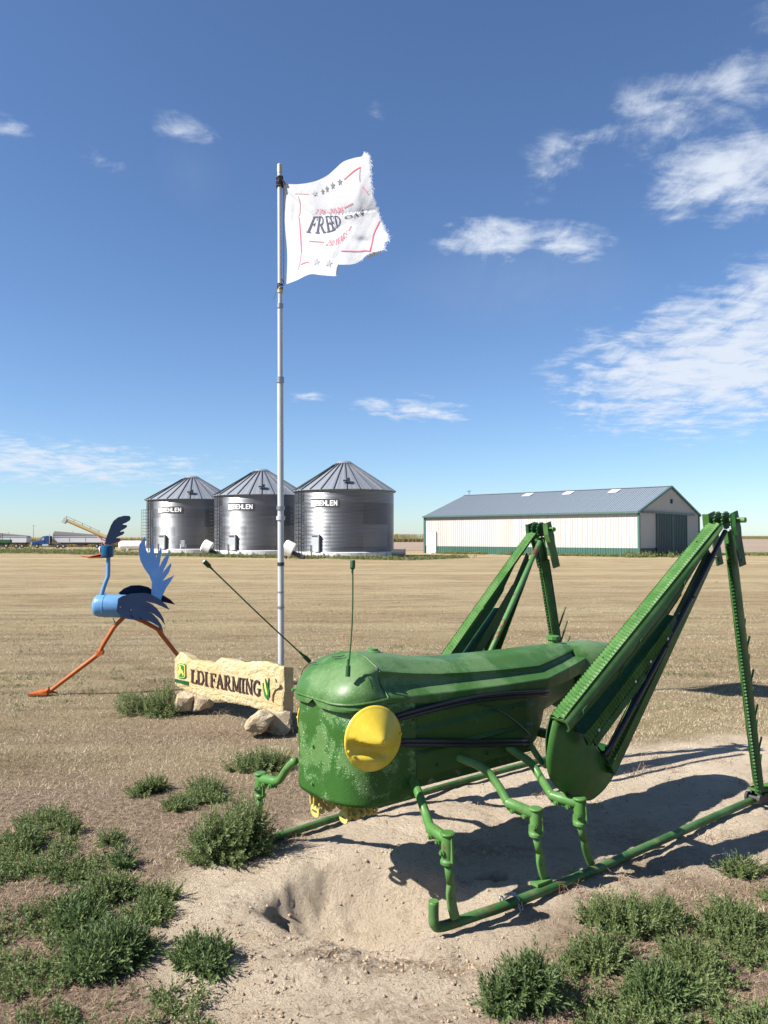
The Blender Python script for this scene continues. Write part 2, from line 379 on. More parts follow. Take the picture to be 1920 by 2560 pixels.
# leaves and grass: colour differs from blade to blade
def leafmat(name, cols, trans=.3, rough=.6, patch=None):
    m, nt, b = newmat(name); g = nt.nodes.new('ShaderNodeNewGeometry')
    cr = nt.nodes.new('ShaderNodeValToRGB'); el = cr.color_ramp.elements
    while len(el) < len(cols): el.new(.5)
    for i, c in enumerate(cols): el[i].position = i / (len(cols) - 1); el[i].color = (*c, 1)
    nt.links.new(g.outputs['Random Per Island'], cr.inputs[0])
    co = objco(nt); c2 = mixc(nt, mathn(nt, 'MULTIPLY', ramp(nt, noise(nt, co, 3.0, 4, .6), .35, .7), .45), cr.outputs[0], tuple(v * 1.35 for v in cols[-1]))
    if patch: c2 = mixc(nt, mathn(nt, 'MULTIPLY', ramp(nt, noise(nt, mapping(nt, co, (.35, 1, 1)), 1.5, 6, .65), .45, .62), .7), c2, patch)
    nt.links.new(c2, b.inputs['Base Color']); setin(b, {'Roughness': rough, 'Specular IOR Level': .25})
    if trans:
        tr = nt.nodes.new('ShaderNodeBsdfTranslucent'); nt.links.new(c2, tr.inputs[0])
        mx = nt.nodes.new('ShaderNodeMixShader'); mx.inputs[0].default_value = trans
        nt.links.new(b.outputs[0], mx.inputs[1]); nt.links.new(tr.outputs[0], mx.inputs[2])
        nt.links.new(mx.outputs[0], nt.nodes['Material Output'].inputs[0])
    return m
M_leaf = leafmat('weed_leaf', [(.060, .092, .028), (.092, .132, .042), (.13, .17, .060), (.18, .22, .09)])
M_leafb = leafmat('bright_weed_leaf', [(.050, .088, .028), (.080, .125, .042), (.125, .17, .062)])
M_stem = plain('weed_stem', (.16, .17, .07), .8)
M_straw = leafmat('dry_grass_blade', [(.22, .17, .10), (.34, .275, .175), (.42, .355, .24), (.50, .435, .315)], .15, .8, (.205, .155, .095))
M_thatch = leafmat('dead_thatch', [(.15, .10, .07), (.26, .19, .13), (.38, .29, .20), (.24, .15, .10)], .1, .85)
M_cornl = leafmat('dry_corn_leaf', [(.17, .14, .055), (.27, .21, .09), (.36, .29, .13), (.20, .19, .07)], .2, .8)

def groundmat():
    m, nt, b = newmat('ground'); co = objco(nt)
    at_ = nt.nodes.new('ShaderNodeAttribute'); at_.attribute_name = 'soil'; s = at_.outputs['Fac']
    # dry mown grass
    g = mixc(nt, ramp(nt, noise(nt, mapping(nt, co, (.5, 1, 1)), .35, 5, .6, .3), .35, .65), (.30, .225, .125), (.35, .285, .165))
    g = mixc(nt, mathn(nt, 'MULTIPLY', ramp(nt, noise(nt, mapping(nt, co, (.25, 1, 1)), 2.2, 6, .7), .45, .62), .75), g, (.20, .15, .09))
    g = mixc(nt, mathn(nt, 'MULTIPLY', ramp(nt, noise(nt, mapping(nt, co, (.06, 1, 1)), .28, 5, .6), .5, .66), .55), g, (.46, .385, .22))
    g = mixc(nt, mathn(nt, 'MULTIPLY', ramp(nt, noise(nt, mapping(nt, co, (.12, .5, 1)), .55, 6, .65), .60, .72), .4), g, (.17, .165, .07))
    g = mixc(nt, mathn(nt, 'MULTIPLY', ramp(nt, noise(nt, mapping(nt, co, (1, 1.6, 1)), 38, 6, .75), .45, .7), .65), g, (.14, .10, .06))
    g = mixc(nt, mathn(nt, 'MULTIPLY', ramp(nt, noise(nt, mapping(nt, co, (1, 2, 1)), 75, 4, .7), .56, .7), .6), g, (.52, .44, .29))
    # brown thatch close to the camera
    th = nt.nodes.new('ShaderNodeAttribute'); th.attribute_name = 'thatch'
    t = mixc(nt, ramp(nt, noise(nt, co, 26, 7, .75), .38, .62), (.16, .11, .075), (.36, .275, .195))
    t = mixc(nt, mathn(nt, 'MULTIPLY', ramp(nt, noise(nt, co, 110, 4, .7), .5, .68), .7), t, (.48, .385, .28))
    g = mixc(nt, th.outputs['Fac'], g, t)
    # pale bare soil
    d = mixc(nt, ramp(nt, noise(nt, co, 2.4, 6, .6), .35, .68), (.61, .50, .365), (.70, .585, .44))
    d = mixc(nt, mathn(nt, 'MULTIPLY', ramp(nt, noise(nt, co, 11, 8, .75, .0), .52, .66), .55), d, (.36, .27, .185))
    d = mixc(nt, mathn(nt, 'MULTIPLY', ramp(nt, noise(nt, co, 45, 4, .6), .64, .70), .7), d, (.20, .14, .09))
    d = mixc(nt, mathn(nt, 'MULTIPLY', ramp(nt, noise(nt, co, 90, 5, .75), .56, .66), .6), d, (.24, .17, .11))
    d = mixc(nt, mathn(nt, 'MULTIPLY', ramp(nt, noise(nt, co, 150, 3, .6), .58, .66), .5), d, (.62, .54, .43))
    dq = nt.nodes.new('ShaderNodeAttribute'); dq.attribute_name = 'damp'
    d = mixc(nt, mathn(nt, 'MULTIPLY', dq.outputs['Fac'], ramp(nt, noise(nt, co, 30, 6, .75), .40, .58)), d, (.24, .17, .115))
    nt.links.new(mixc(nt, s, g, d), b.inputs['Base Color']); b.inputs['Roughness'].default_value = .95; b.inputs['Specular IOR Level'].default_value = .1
    dp = nt.nodes.new('ShaderNodeAttribute'); dp.attribute_name = 'damp'
    h = mathn(nt, 'ADD', mathn(nt, 'MULTIPLY', noise(nt, co, 55, 8, .8), 1.5), mathn(nt, 'MULTIPLY', noise(nt, mapping(nt, co, (.5, 1, 1)), 6, 6, .7), 1.2))
    bump(nt, b, h, 1.0, .035); return m
M_ground = groundmat()

# ---------------------------------------------------------------- ground: one sheet to the horizon
def axis(lo, hi, step, far0, far1, gr):
    c = list(np.arange(lo, hi, step)); d = step; x = c[-1]; up = []
    while x < far1: d *= gr; x += d; up.append(x)
    d = step; x = lo; dn = []
    while x > far0: d *= gr; x -= d; dn.append(x)
    return np.array(dn[::-1] + c + up)
gx = axis(-2.3, 2.7, .016, -4000, 4000, 1.07); gy = axis(2.25, 4.7, .016, -4000, 6000, 1.06)
X, Y = np.meshgrid(gx, gy); Z = T(X, Y); nx, ny = len(gx), len(gy)
V = np.stack([X.ravel(), Y.ravel(), Z.ravel()], 1); I = (np.arange(ny - 1)[:, None] * nx + np.arange(nx - 1)[None, :]).ravel()
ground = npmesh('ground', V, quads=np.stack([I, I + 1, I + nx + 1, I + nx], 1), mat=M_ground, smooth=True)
tag(ground, kind='structure')
S = soil(X.ravel(), Y.ravel())
def thatch(x, y):
    return np.clip((1 - sst(4.3, 5.6, y + .7 * fbm(x * .9, y * .9, 3, 5) + np.where(x > 1.2, -.6, 0))) , 0, 1) + .8 * gauss(x, y, -1.5, 6.3, 1.1, .6)
TH = np.clip(thatch(X.ravel(), Y.ravel()), 0, 1)
Xr, Yr = X.ravel(), Y.ravel()
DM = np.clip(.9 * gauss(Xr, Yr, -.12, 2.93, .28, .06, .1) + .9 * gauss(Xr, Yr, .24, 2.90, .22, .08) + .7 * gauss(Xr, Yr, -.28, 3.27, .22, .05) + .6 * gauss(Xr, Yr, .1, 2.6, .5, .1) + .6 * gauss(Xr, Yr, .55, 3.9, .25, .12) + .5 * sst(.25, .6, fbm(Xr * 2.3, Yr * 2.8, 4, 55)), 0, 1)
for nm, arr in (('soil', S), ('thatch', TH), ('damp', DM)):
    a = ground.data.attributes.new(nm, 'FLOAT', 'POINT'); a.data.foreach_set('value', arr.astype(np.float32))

def fieldsheet(name, poly, z, mat, n=1):
    P = [Vector((x, y, z)) for x, y in poly]; return tag(mesh(name, P, [tuple(range(len(P)))], mat), kind='structure')
def soilfield(name, a, b_, c_, strip=.05):
    m, nt, b = newmat(name); co = objco(nt)
    col = mixc(nt, ramp(nt, noise(nt, mapping(nt, co, (.1, 1, 1)), strip, 6, .7), .35, .65), a, b_)
    col = mixc(nt, mathn(nt, 'MULTIPLY', ramp(nt, noise(nt, mapping(nt, co, (.25, 1, 1)), .5, 6, .75), .5, .68), .6), col, c_)
    nt.links.new(col, b.inputs['Base Color']); b.inputs['Roughness'].default_value = .95; return m
M_plow = soilfield('plowed_soil', (.205, .152, .105), (.25, .188, .135), (.15, .105, .07))
M_yard = soilfield('yard_soil', (.42, .345, .21), (.36, .29, .17), (.28, .22, .12), .2)
M_verge = soilfield('verge_grass', (.12, .14, .045), (.20, .19, .08), (.10, .11, .035), .3)
fieldsheet('plowed_field', [(-6, 84), (14, 92), (29, 78), (60, 76), (140, 84), (900, 84), (900, 900), (200, 505), (18, 505), (4, 236)], .03, M_plow)
fieldsheet('grass_verge', [(30, 66), (60, 63), (140, 66), (140, 76), (60, 74), (34, 77)], .045, M_verge)

# ---------------------------------------------------------------- grass, straw, clods
def blades(n, xs, ys, hgt, wid, lean, mat, name, label, keep=None, cat='grass'):
    x = xs(n); y = ys(n)
    if keep is not None:
        k = keep(x, y) > rng.random(n); x, y = x[k], y[k]; n = len(x)
    z = T(x, y); a = rng.random(n) * 2 * np.pi; b = rng.random(n) * 2 * np.pi
    h = hgt * (.4 + .9 * rng.random(n)); l = lean * (.2 + rng.random(n)) * h; sc = np.clip(y / 4.0, 1, 3.0); wd = wid * (.6 + .8 * rng.random(n)) * sc
    V = np.zeros((n, 3, 3)); V[:, 0] = np.stack([x - np.cos(a) * wd, y - np.sin(a) * wd, z - .004], 1)
    V[:, 1] = np.stack([x + np.cos(a) * wd, y + np.sin(a) * wd, z - .004], 1)
    V[:, 2] = np.stack([x + np.cos(b) * l, y + np.sin(b) * l, z + h * np.sqrt(np.clip(1 - np.minimum(lean * .5, .9) ** 2, .1, 1))], 1)
    o = npmesh(name, V.reshape(-1, 3), tris=np.arange(3 * n).reshape(-1, 3), mat=mat)
    return tag(o, label, cat, kind='stuff')
def persp_y(a, b):                      # more blades near than far, even density in the view
    return lambda n: 1 / (1 / b + (1 / a - 1 / b) * rng.random(n))
_last = {}
def fan(n): return (rng.random(n) * 2 - 1)
def grassfield(n, a, b, hgt, wid, lean, mat, name, label, keep):
    y = persp_y(a, b)(n); x = fan(n) * y * .62
    return blades(n, lambda k: x, lambda k: y, hgt, wid, lean, mat, name, label, keep)
nosoil = lambda x, y: np.clip(1 - 1.02 * soil(x, y), 0, 1) * (1 - .75 * np.clip(thatch(x, y), 0, 1)) * (.55 + .45 * sst(-.3, .2, fbm(x * 1.3, y * 2.6, 3, 8)))
grassfield(470000, 3.2, 30, .023, .0016, 1.3, M_straw, 'dry_grass', 'short dry tan mown grass covering the field around the sculptures', nosoil)
grassfield(150000, 1.9, 6.5, .032, .0015, 1.9, M_thatch, 'dead_thatch', 'brown dead thatch and stems lying on the soil near the camera',
           lambda x, y: np.clip(1 - 1.05 * soil(x, y), 0, 1) * np.clip(thatch(x, y), 0, 1))
# straw litter on the bare soil: thin lying bits, thicker in drifts
def litter():
    n = 60000; y = persp_y(1.9, 5.2)(n); x = fan(n) * y * .6 + .2
    k = (soil(x, y) * (.05 + .95 * sst(.05, .5, fbm(x * 2.1, y * 3.2, 4, 41)) + 1.0 * gauss(x, y, -.22, 3.27, .28, .07) + .3 * gauss(x, y, .3, 2.7, 1, .25))) > rng.random(n)
    x, y = x[k], y[k]; n = len(x); L = .007 + .028 * rng.random(n) ** 2.5; a = rng.random(n) * 6.28; w_ = .0007
    dx, dy = np.cos(a) * L, np.sin(a) * L; z0 = T(x, y) + .003; z1 = T(x + dx, y + dy) + .004 + .006 * rng.random(n)
    V = np.zeros((n, 3, 3)); V[:, 0] = np.stack([x - dy * .06, y + dx * .06, z0], 1); V[:, 1] = np.stack([x + dy * .06 + w_, y - dx * .06, z0], 1); V[:, 2] = np.stack([x + dx, y + dy, z1], 1)
    tag(npmesh('straw_litter', V.reshape(-1, 3), tris=np.arange(3 * n).reshape(-1, 3), mat=M_thatch), 'bits of brown straw scattered over the bare soil', 'straw', kind='stuff')
litter()
def clods():
    n = 19000; y = persp_y(2.0, 5.0)(n); x = fan(n) * y * .6 + .2
    k = (soil(x, y) * (.10 + gauss(x, y, .1, 2.9, .8, .14) + .6 * sst(.1, .5, fbm(x * 3, y * 3, 3, 51)))) > rng.random(n); x, y = x[k], y[k]; n = len(x)
    g_ = 1.618; base = np.array([(-1, g_, 0), (1, g_, 0), (-1, -g_, 0), (1, -g_, 0), (0, -1, g_), (0, 1, g_), (0, -1, -g_), (0, 1, -g_), (g_, 0, -1), (g_, 0, 1), (-g_, 0, -1), (-g_, 0, 1)], float) / 1.9
    fc = np.array([(0, 11, 5), (0, 5, 1), (0, 1, 7), (0, 7, 10), (0, 10, 11), (1, 5, 9), (5, 11, 4), (11, 10, 2), (10, 7, 6), (7, 1, 8), (3, 9, 4), (3, 4, 2), (3, 2, 6), (3, 6, 8), (3, 8, 9), (4, 9, 5), (2, 4, 11), (6, 2, 10), (8, 6, 7), (9, 8, 1)])
    s = .0018 + .0075 * rng.random(n) ** 4
    V = base[None] * s[:, None, None] * (.75 + .5 * rng.random((n, 12, 3))) * (.7 + .6 * rng.random((n, 1, 3))) * np.array([1, 1, .75]); V[:, :, 0] += x[:, None]; V[:, :, 1] += y[:, None]; V[:, :, 2] += (T(x, y) + s * .3)[:, None]
    m = soilfield('clod_soil', (.34, .265, .185), (.25, .185, .125), (.42, .34, .25), 30)
    tag(npmesh('soil_clods', V.reshape(-1, 3), tris=(fc[None] + 12 * np.arange(n)[:, None, None]).reshape(-1, 3), mat=m), 'small dry crumbs of soil around the dug hollow', 'soil', kind='stuff')
clods()

# ---------------------------------------------------------------- weeds
def sprigs(P, D, S, nleaf=22, llen=.022, lwid=.0034, seed=0):   # P tip-base positions, D directions, S lengths -> verts, quads
    n = len(P); r_ = np.random.default_rng(seed)
    D = D / np.linalg.norm(D, axis=1)[:, None]; up = np.tile([0.13, .3, .95], (n, 1)); A = np.cross(D, up); A /= np.linalg.norm(A, axis=1)[:, None]; B = np.cross(A, D)
    t = np.linspace(.08, 1, nleaf)[None, :] + r_.normal(0, .02, (n, nleaf)); th = np.arange(nleaf)[None, :] * 2.4 + r_.random((n, 1)) * 6.28
    c = P[:, None] + D[:, None] * (t * S[:, None])[..., None]
    ra = A[:, None] * np.cos(th)[..., None] + B[:, None] * np.sin(th)[..., None]
    ld = ra * (1 - .55 * t)[..., None] + D[:, None] * (.35 + .75 * t)[..., None]; ld /= np.linalg.norm(ld, axis=2)[..., None]
    sd_ = np.cross(ld, D[:, None]); sd_ /= np.linalg.norm(sd_, axis=2)[..., None] + 1e-9
    L = (llen * (.7 + .6 * r_.random((n, nleaf))) * (1.15 - .5 * t))[..., None]; W = L * (lwid / llen)
    q = np.stack([c, c + ld * L * .45 + sd_ * W, c + ld * L, c + ld * L * .45 - sd_ * W], 2)
    q[:, :, 2, 2] -= (L[..., 0] * .12)
    V = q.reshape(-1, 3); Q = np.arange(len(V)).reshape(-1, 4)
    # stems
    w_ = .0009; s0 = P - A * w_; s1 = P + A * w_; s2 = P + D * S[:, None]
    SV = np.stack([s0, s1, s2, s2], 1); SV[:, 3] = s2 + A * .0003
    return np.concatenate([V, SV.reshape(-1, 3)]), np.concatenate([Q, np.arange(4 * n).reshape(-1, 4)[:, [0, 1, 3, 2]] + len(V)])
def weed(x, y, rx, ry, h, n, label, group=None, name='weed', mat=None, nleaf=22, llen=.022, lwid=.0034, seed=1, tall=0, spray=1.0, L=.075):
    r_ = np.random.default_rng(seed)
    # clumpy dome: several sub-lobes, sprigs point outward
    nl = max(4, int(8 * rx / .25)); la = r_.random(nl) * 6.28; lr = np.sqrt(r_.random(nl)) * .72; lx = np.cos(la) * lr; ly = np.sin(la) * lr; lh = (1 - .6 * lr ** 2) * (.55 + .6 * r_.random(nl))
    k = r_.integers(0, nl, n); th = r_.random(n) * 6.28; ph = np.arccos(r_.random(n) ** .8); rad = r_.random(n) ** .4
    d = np.stack([np.sin(ph) * np.cos(th), np.sin(ph) * np.sin(th), np.cos(ph)], 1)
    sc = .38
    px = (lx[k] + d[:, 0] * sc * rad) * rx; py = (ly[k] + d[:, 1] * sc * rad) * ry; pz = h * lh[k] * (.12 + .88 * d[:, 2] * rad)
    P = np.stack([px, py, np.maximum(pz - L * .5, -.01)], 1); D = d * spray + np.array([0, 0, .75]) + r_.normal(0, .35, (n, 3)); D[:, 2] = np.abs(D[:, 2]) * .8 + .1
    S_ = L * (.6 + .8 * r_.random(n))
    if tall:
        nt_ = tall; a = r_.random(nt_) * 6.28; rr = np.sqrt(r_.random(nt_)) * .7
        P2 = np.stack([np.cos(a) * rr * rx, np.sin(a) * rr * ry, h * .5 * np.ones(nt_)], 1); D2 = np.stack([np.cos(a) * .3, np.sin(a) * .3, np.ones(nt_)], 1) + r_.normal(0, .12, (nt_, 3))
        P = np.concatenate([P, P2]); D = np.concatenate([D, D2]); S_ = np.concatenate([S_, h * (.45 + .4 * r_.random(nt_))])
    P[:, 2] += T(P[:, 0] + x, P[:, 1] + y) - tz(x, y)
    V, Q = sprigs(P, D, S_, nleaf, llen, lwid, seed)
    root = thing(name, (x, y, tz(x, y)), 0, label, 'weed', group)
    npmesh('foliage', V, quads=Q, mat=mat or M_leaf, parent=root)
    b = MB()
    for i in range(min(40, n)):
        q = P[r_.integers(0, n)]; b.tube([(q[0] * .12, q[1] * .12, -.01), (q[0] * .6, q[1] * .6, q[2] * .6), tuple(q)], [.0022, .0016, .0008], 4, False)
    b.build('stem', M_stem, root, fix=False)
    return root
W = 'green weeds growing around the sculptures'
def wpx(cx, cy, rpx, hpx, n, label, **kw):      # base centre of the plant in the photo
    p = gnd(cx, cy); r_ = rpx * p.y / F; q = 1 if kw['seed'] in (3, 4, 20) else .55 if kw['seed'] == 19 else .66; r_ *= 1 if kw['seed'] in (3, 4, 20) else .9; weed(p.x, p.y, r_, r_ * .8, hpx * q * p.y / F, int(n * (1 if q == 1 else .85)), label, W, **kw)
wpx(580, 2155, 115, 145, 760, 'tall feathery green bush standing over the far skid pipe left of the grasshopper head', name='weed_bush', seed=3, tall=26, L=.085)
wpx(372, 1782, 80, 80, 420, 'low green bush growing at the left end of the stone farm sign', name='weed_bush', seed=4, L=.10, llen=.03)
wpx(668, 1925, 95, 70, 430, 'spreading green weed behind the left front leg of the grasshopper', seed=5, L=.08)
wpx(395, 1985, 62, 50, 260, 'rounded weed, left of two touching clumps in the brown grass below the stone sign', seed=6)
wpx(505, 1990, 85, 50, 360, 'wide weed, right of two touching clumps in the brown grass below the stone sign', seed=7)
wpx(440, 2022, 45, 34, 140, 'small weed just in front of the two touching clumps', seed=8)
wpx(125, 2055, 75, 38, 240, 'long low weed at the left edge, farthest of the left patch', seed=9)
wpx(40, 2120, 75, 60, 320, 'bluish green weed cut by the left edge of the picture', seed=10)
wpx(168, 2085, 28, 26, 80, 'small dark weed just right of the long low weed', seed=11)
wpx(270, 2115, 30, 30, 100, 'lone small round weed on brown thatch, left of the tall bush', seed=12)
wpx(305, 2165, 34, 38, 90, 'small upright weed with pointed bright leaves', mat=M_leafb, seed=13, nleaf=14, llen=.034, lwid=.004)
wpx(200, 2300, 75, 60, 230, 'broad leaved bright weed in the middle of the left patch', mat=M_leafb, seed=14, nleaf=14, llen=.036, lwid=.0048)
wpx(275, 2245, 85, 60, 330, 'wide weed behind the broad leaved one in the left patch', seed=15)
wpx(400, 2262, 42, 40, 150, 'weed clump on the border of the pale soil, upper of two', seed=16)
wpx(378, 2308, 62, 26, 170, 'flat weed clump on the border of the pale soil, lower of two', seed=17)
wpx(265, 2410, 120, 85, 560, 'large leafy weed at the centre of the lower left patch', mat=M_leafb, seed=18, nleaf=16, llen=.036, lwid=.0042, L=.09)
wpx(490, 2430, 85, 62, 300, 'separate round weed on pale soil left of the bottom centre', mat=M_leafb, seed=19, nleaf=16, llen=.03, lwid=.004)
wpx(1330, 2520, 105, 120, 420, 'bushy weed at the bottom edge, right of centre, apart from the big right patch', mat=M_leafb, seed=20, nleaf=18, llen=.032, lwid=.0036, tall=10)
wpx(1500, 2400, 90, 85, 330, 'weed forming the left end of the big right patch', seed=21, L=.08)
wpx(1600, 2330, 120, 100, 480, 'tall weed with upright shoots at the back of the right patch', seed=22, tall=22, L=.085)
wpx(1490, 2300, 35, 35, 90, 'small grey green weed at the upper left tip of the right patch', seed=23)
wpx(1690, 2500, 120, 90, 420, 'bright leafy weed in the middle of the lower right corner', mat=M_leafb, seed=24, nleaf=16, llen=.034, lwid=.004)
wpx(1850, 2330, 95, 85, 380, 'weed at the right edge behind the bright leafy one', seed=25, L=.08)
wpx(1860, 2185, 48, 34, 130, 'small weed on pale soil at the right edge, nearest to the skid pipe', seed=26)
wpx(1750, 2420, 110, 60, 380, 'dense bluish weed between the tall and the bright leafy weed', seed=27)

def groundcover():                       # creeping weeds nobody could count
    polys = [[(0, 2170), (150, 2160), (330, 2230), (380, 2330), (480, 2480), (600, 2560), (640, 2700), (-200, 2700), (-200, 2170)],
             [(1450, 2350), (1560, 2290), (1800, 2250), (1980, 2230), (1980, 2500), (1900, 2700), (1500, 2700), (1440, 2480)],
             [(-60, 2120), (150, 2080), (280, 2150), (200, 2240), (-60, 2260)]]
    PP = []; DD = []
    for pl, n in zip(polys, (2500, 1800, 480)):
        g = np.array([[*gnd(a, b)[:2]] for a, b in pl]); lo, hi = g.min(0), g.max(0)
        x = lo[0] + (hi[0] - lo[0]) * rng.random(n * 3); y = lo[1] + (hi[1] - lo[1]) * rng.random(n * 3)
        k = (sdist(x, y, g) + .12 * fbm(x * 4, y * 4, 3, 61) < -.0) & (fbm(x * 4.3, y * 4.3, 4, 66) - .01 > .0 + .22 * rng.random(n * 3)); x = x[k][:n]; y = y[k][:n]
        PP.append(np.stack([x, y, T(x, y) - .012 + .02 * rng.random(len(x))], 1))
    P = np.concatenate(PP); n = len(P); D = rng.normal(0, .55, (n, 3)); D[:, 2] = .25 + .5 * rng.random(n)
    V, Q = sprigs(P, D, .03 + .05 * rng.random(n), 16, .019, .0036, 77)
    tag(npmesh('ground_cover', V, quads=Q, mat=M_leaf), 'low creeping green weeds covering the soil in the lower corners', 'weeds', kind='stuff')
groundcover()
def dryweeds():                          # dead grass tufts and curled stalks under the sculpture and in the far grass
    b = MB()
    spots = [(1000 + 60 * i + random.uniform(-30, 30), 2050 + random.uniform(-70, 30), .04) for i in range(0)]
    spots = [(1120, 2050, .03), (1350, 1990, .05), (1370, 1995, .04), (1500, 2020, .05), (1630, 1900, .06), (1680, 1930, .06), (1580, 1940, .05), (1810, 1910, .05), (1850, 1960, .04), (1560, 2215, .05),
             (1600, 1930, .07), (1780, 2100, .05), (1200, 2020, .03), (1700, 1960, .05), (1440, 2250, .05), (1500, 2235, .05), (640, 2060, .05), (590, 1780, .09), (640, 1840, .09), (700, 1840, .08), (540, 1790, .08), (820, 2290, .02), (1900, 2230, .05)]
    for px, py, h in spots:
        p = gnd(px, py)
        for i in range(16):
            a = random.uniform(0, 6.28); l = h * random.uniform(.5, 1.4); x = p.x + random.gauss(0, .05); y = p.y + random.gauss(0, .03); z = tz(x, y)
            q = Vector((math.cos(a), math.sin(a), 0)) * l * random.uniform(.5, 1.6)
            b.tube([(x, y, z), (x + q.x * .4, y + q.y * .4, z + l * .6), (x + q.x, y + q.y, z + l * random.uniform(.05, .8))], [.0014, .001, .0006], 3, False)
    tag(b.build('dry_stalks', M_thatch, fix=False), 'curled dead stalks and tufts standing on the bare soil', 'dry weeds', kind='stuff')
dryweeds()
def fartufts():
    n = 520; y = persp_y(7, 75)(n); x = fan(n) * y * .62
    k = (fbm(x * .25, y * .5, 3, 71) > .18) | (rng.random(n) < .07); x, y = x[k], y[k]; P = []; 
    m = 7; xs = np.repeat(x, m) + rng.normal(0, .10, len(x) * m); ys = np.repeat(y, m) + rng.normal(0, .05, len(x) * m)
    P = np.stack([xs, ys, T(xs, ys)], 1); D = rng.normal(0, .6, (len(xs), 3)); D[:, 2] = .8
    V, Q = sprigs(P, D, (.02 + .03 * rng.random(len(xs))) * np.clip(ys / 14, 1, 2.2), 8, .028, .0035, 5)
    tag(npmesh('field_weeds', V, quads=Q, mat=M_leaf), 'scattered small green weeds in the dry mown field', 'weeds', kind='stuff')
fartufts()
def vergeweeds():
    segs = [((-28, 70), (-14, 62), 1.0), ((-14, 61), (2, 52.5), 1.0), ((2, 53), (6, 58), .8), ((5, 73), (20, 60), .9), ((19, 59.5), (23.5, 60.8), 1.6), ((30, 66), (60, 62), 1.2), ((60, 62), (110, 66), 1.5), ((-48, 80), (-26, 72), 2.2)]
    xs = []; ys = []; hs = []
    for (a, b_, wd) in segs:
        L = math.dist(a, b_); n = int(L * 110 * wd); t = rng.random(n)
        xs.append(a[0] + (b_[0] - a[0]) * t + rng.normal(0, .5 * wd, n)); ys.append(a[1] + (b_[1] - a[1]) * t + rng.normal(0, .7 * wd, n)); hs.append(np.full(n, .16 if wd < 1.5 else .34))
    x, y, h = map(np.concatenate, (xs, ys, hs)); k = fbm(x * .6, y * .6, 3, 81) > -.25; x, y, h = x[k], y[k], h[k]
    P = np.stack([x, y, T(x, y)], 1); D = rng.normal(0, .5, (len(x), 3)); D[:, 2] = .9
    V, Q = sprigs(P, D, h * (.5 + rng.random(len(x))), 5, .22, .03, 6)
    tag(npmesh('verge_weeds', V, quads=Q, mat=leafmat('verge_leaf', [(.07, .11, .03), (.12, .15, .05), (.20, .20, .08)])), 'green weeds along the feet of the bins and the barn', 'weeds', kind='stuff')
vergeweeds()
# ---------------------------------------------------------------- corn
def corn():
    xs, ys, nb = [], [], []
    def block(p, q, depth, rows, per):
        p, q = np.array(p, float), np.array(q, float); d = q - p; L = np.linalg.norm(d); d /= L; nrm = np.array([-d[1], d[0]])
        for r_ in range(rows):
            n = int(L * per * (1 if r_ < 4 else .5)); t = rng.random(n) * L; o = r_ * depth / rows + rng.normal(0, .1, n)
            xs.append(p[0] + d[0] * t + nrm[0] * o); ys.append(p[1] + d[1] * t + nrm[1] * o)
    block((-130, 184), (-40, 196), 14, 7, 3.6); block((-40, 196), (-8, 214), 14, 6, 3.6); block((-8, 214), (14, 235), 10, 5, 3.6)
    block((190, 505), (420, 530), 30, 6, 1.2)
    x = np.concatenate(xs); y = np.concatenate(ys); n = len(x); z = T(x, y); H_ = 2.2 + .15 * rng.random(n)
    parts = []
    m = 9; tt = np.linspace(.15, 1, m)[None, :] + rng.normal(0, .03, (n, m)); th = rng.random((n, m)) * 6.28
    c = np.stack([x[:, None] + 0 * tt, y[:, None] + 0 * tt, z[:, None] + H_[:, None] * tt], 2)
    L = .42 * (1.1 - .6 * tt); d = np.stack([np.cos(th), np.sin(th), .1 * np.ones_like(th)], 2)
    s = np.stack([-np.sin(th) * .045, np.cos(th) * .045, .05 * np.ones_like(th)], 2)
    q = np.stack([c - s * .5, c + d * L[..., None] * .5 + s + np.array([0, 0, .12]), c + d * L[..., None] - np.array([0, 0, .12]), c + d * L[..., None] * .5 - s + np.array([0, 0, .10])], 2).reshape(-1, 3)
    w_ = .03; sv = np.stack([np.stack([x - w_, y, z], 1), np.stack([x + w_, y, z], 1), np.stack([x + w_ * .6, y, z + H_], 1), np.stack([x - w_ * .6, y, z + H_], 1)], 1).reshape(-1, 3)
    V = np.concatenate([q, sv]); o = npmesh('corn_field', V, quads=np.arange(len(V)).reshape(-1, 4), mat=M_cornl)
    tag(o, 'dry standing corn field behind the bins and trailers at the horizon', 'corn', kind='stuff')
    # the crop's closed top further in
    m2, nt, b = newmat('corn_top'); co = objco(nt)
    nt.links.new(mixc(nt, ramp(nt, noise(nt, co, 1.2, 5, .7), .35, .65), (.30, .24, .10), (.20, .17, .07)), b.inputs['Base Color']); b.inputs['Roughness'].default_value = .95
    for poly, z0, z1 in (([(-131, 186), (-40, 198), (-8, 216), (14, 237), (0, 440), (-300, 440)], -1.2, 1.0), ([(191, 508), (421, 533), (600, 900), (200, 900)], -.2, 2.0)):
        P = [Vector((a, b_, z0)) for a, b_ in poly]
        bb = MB(); bb.prism(P, (0, 0, z1 - z0)); tag(bb.build('corn_mass', m2), 'far mass of the corn crop reaching to the horizon', 'corn', kind='stuff')
corn()

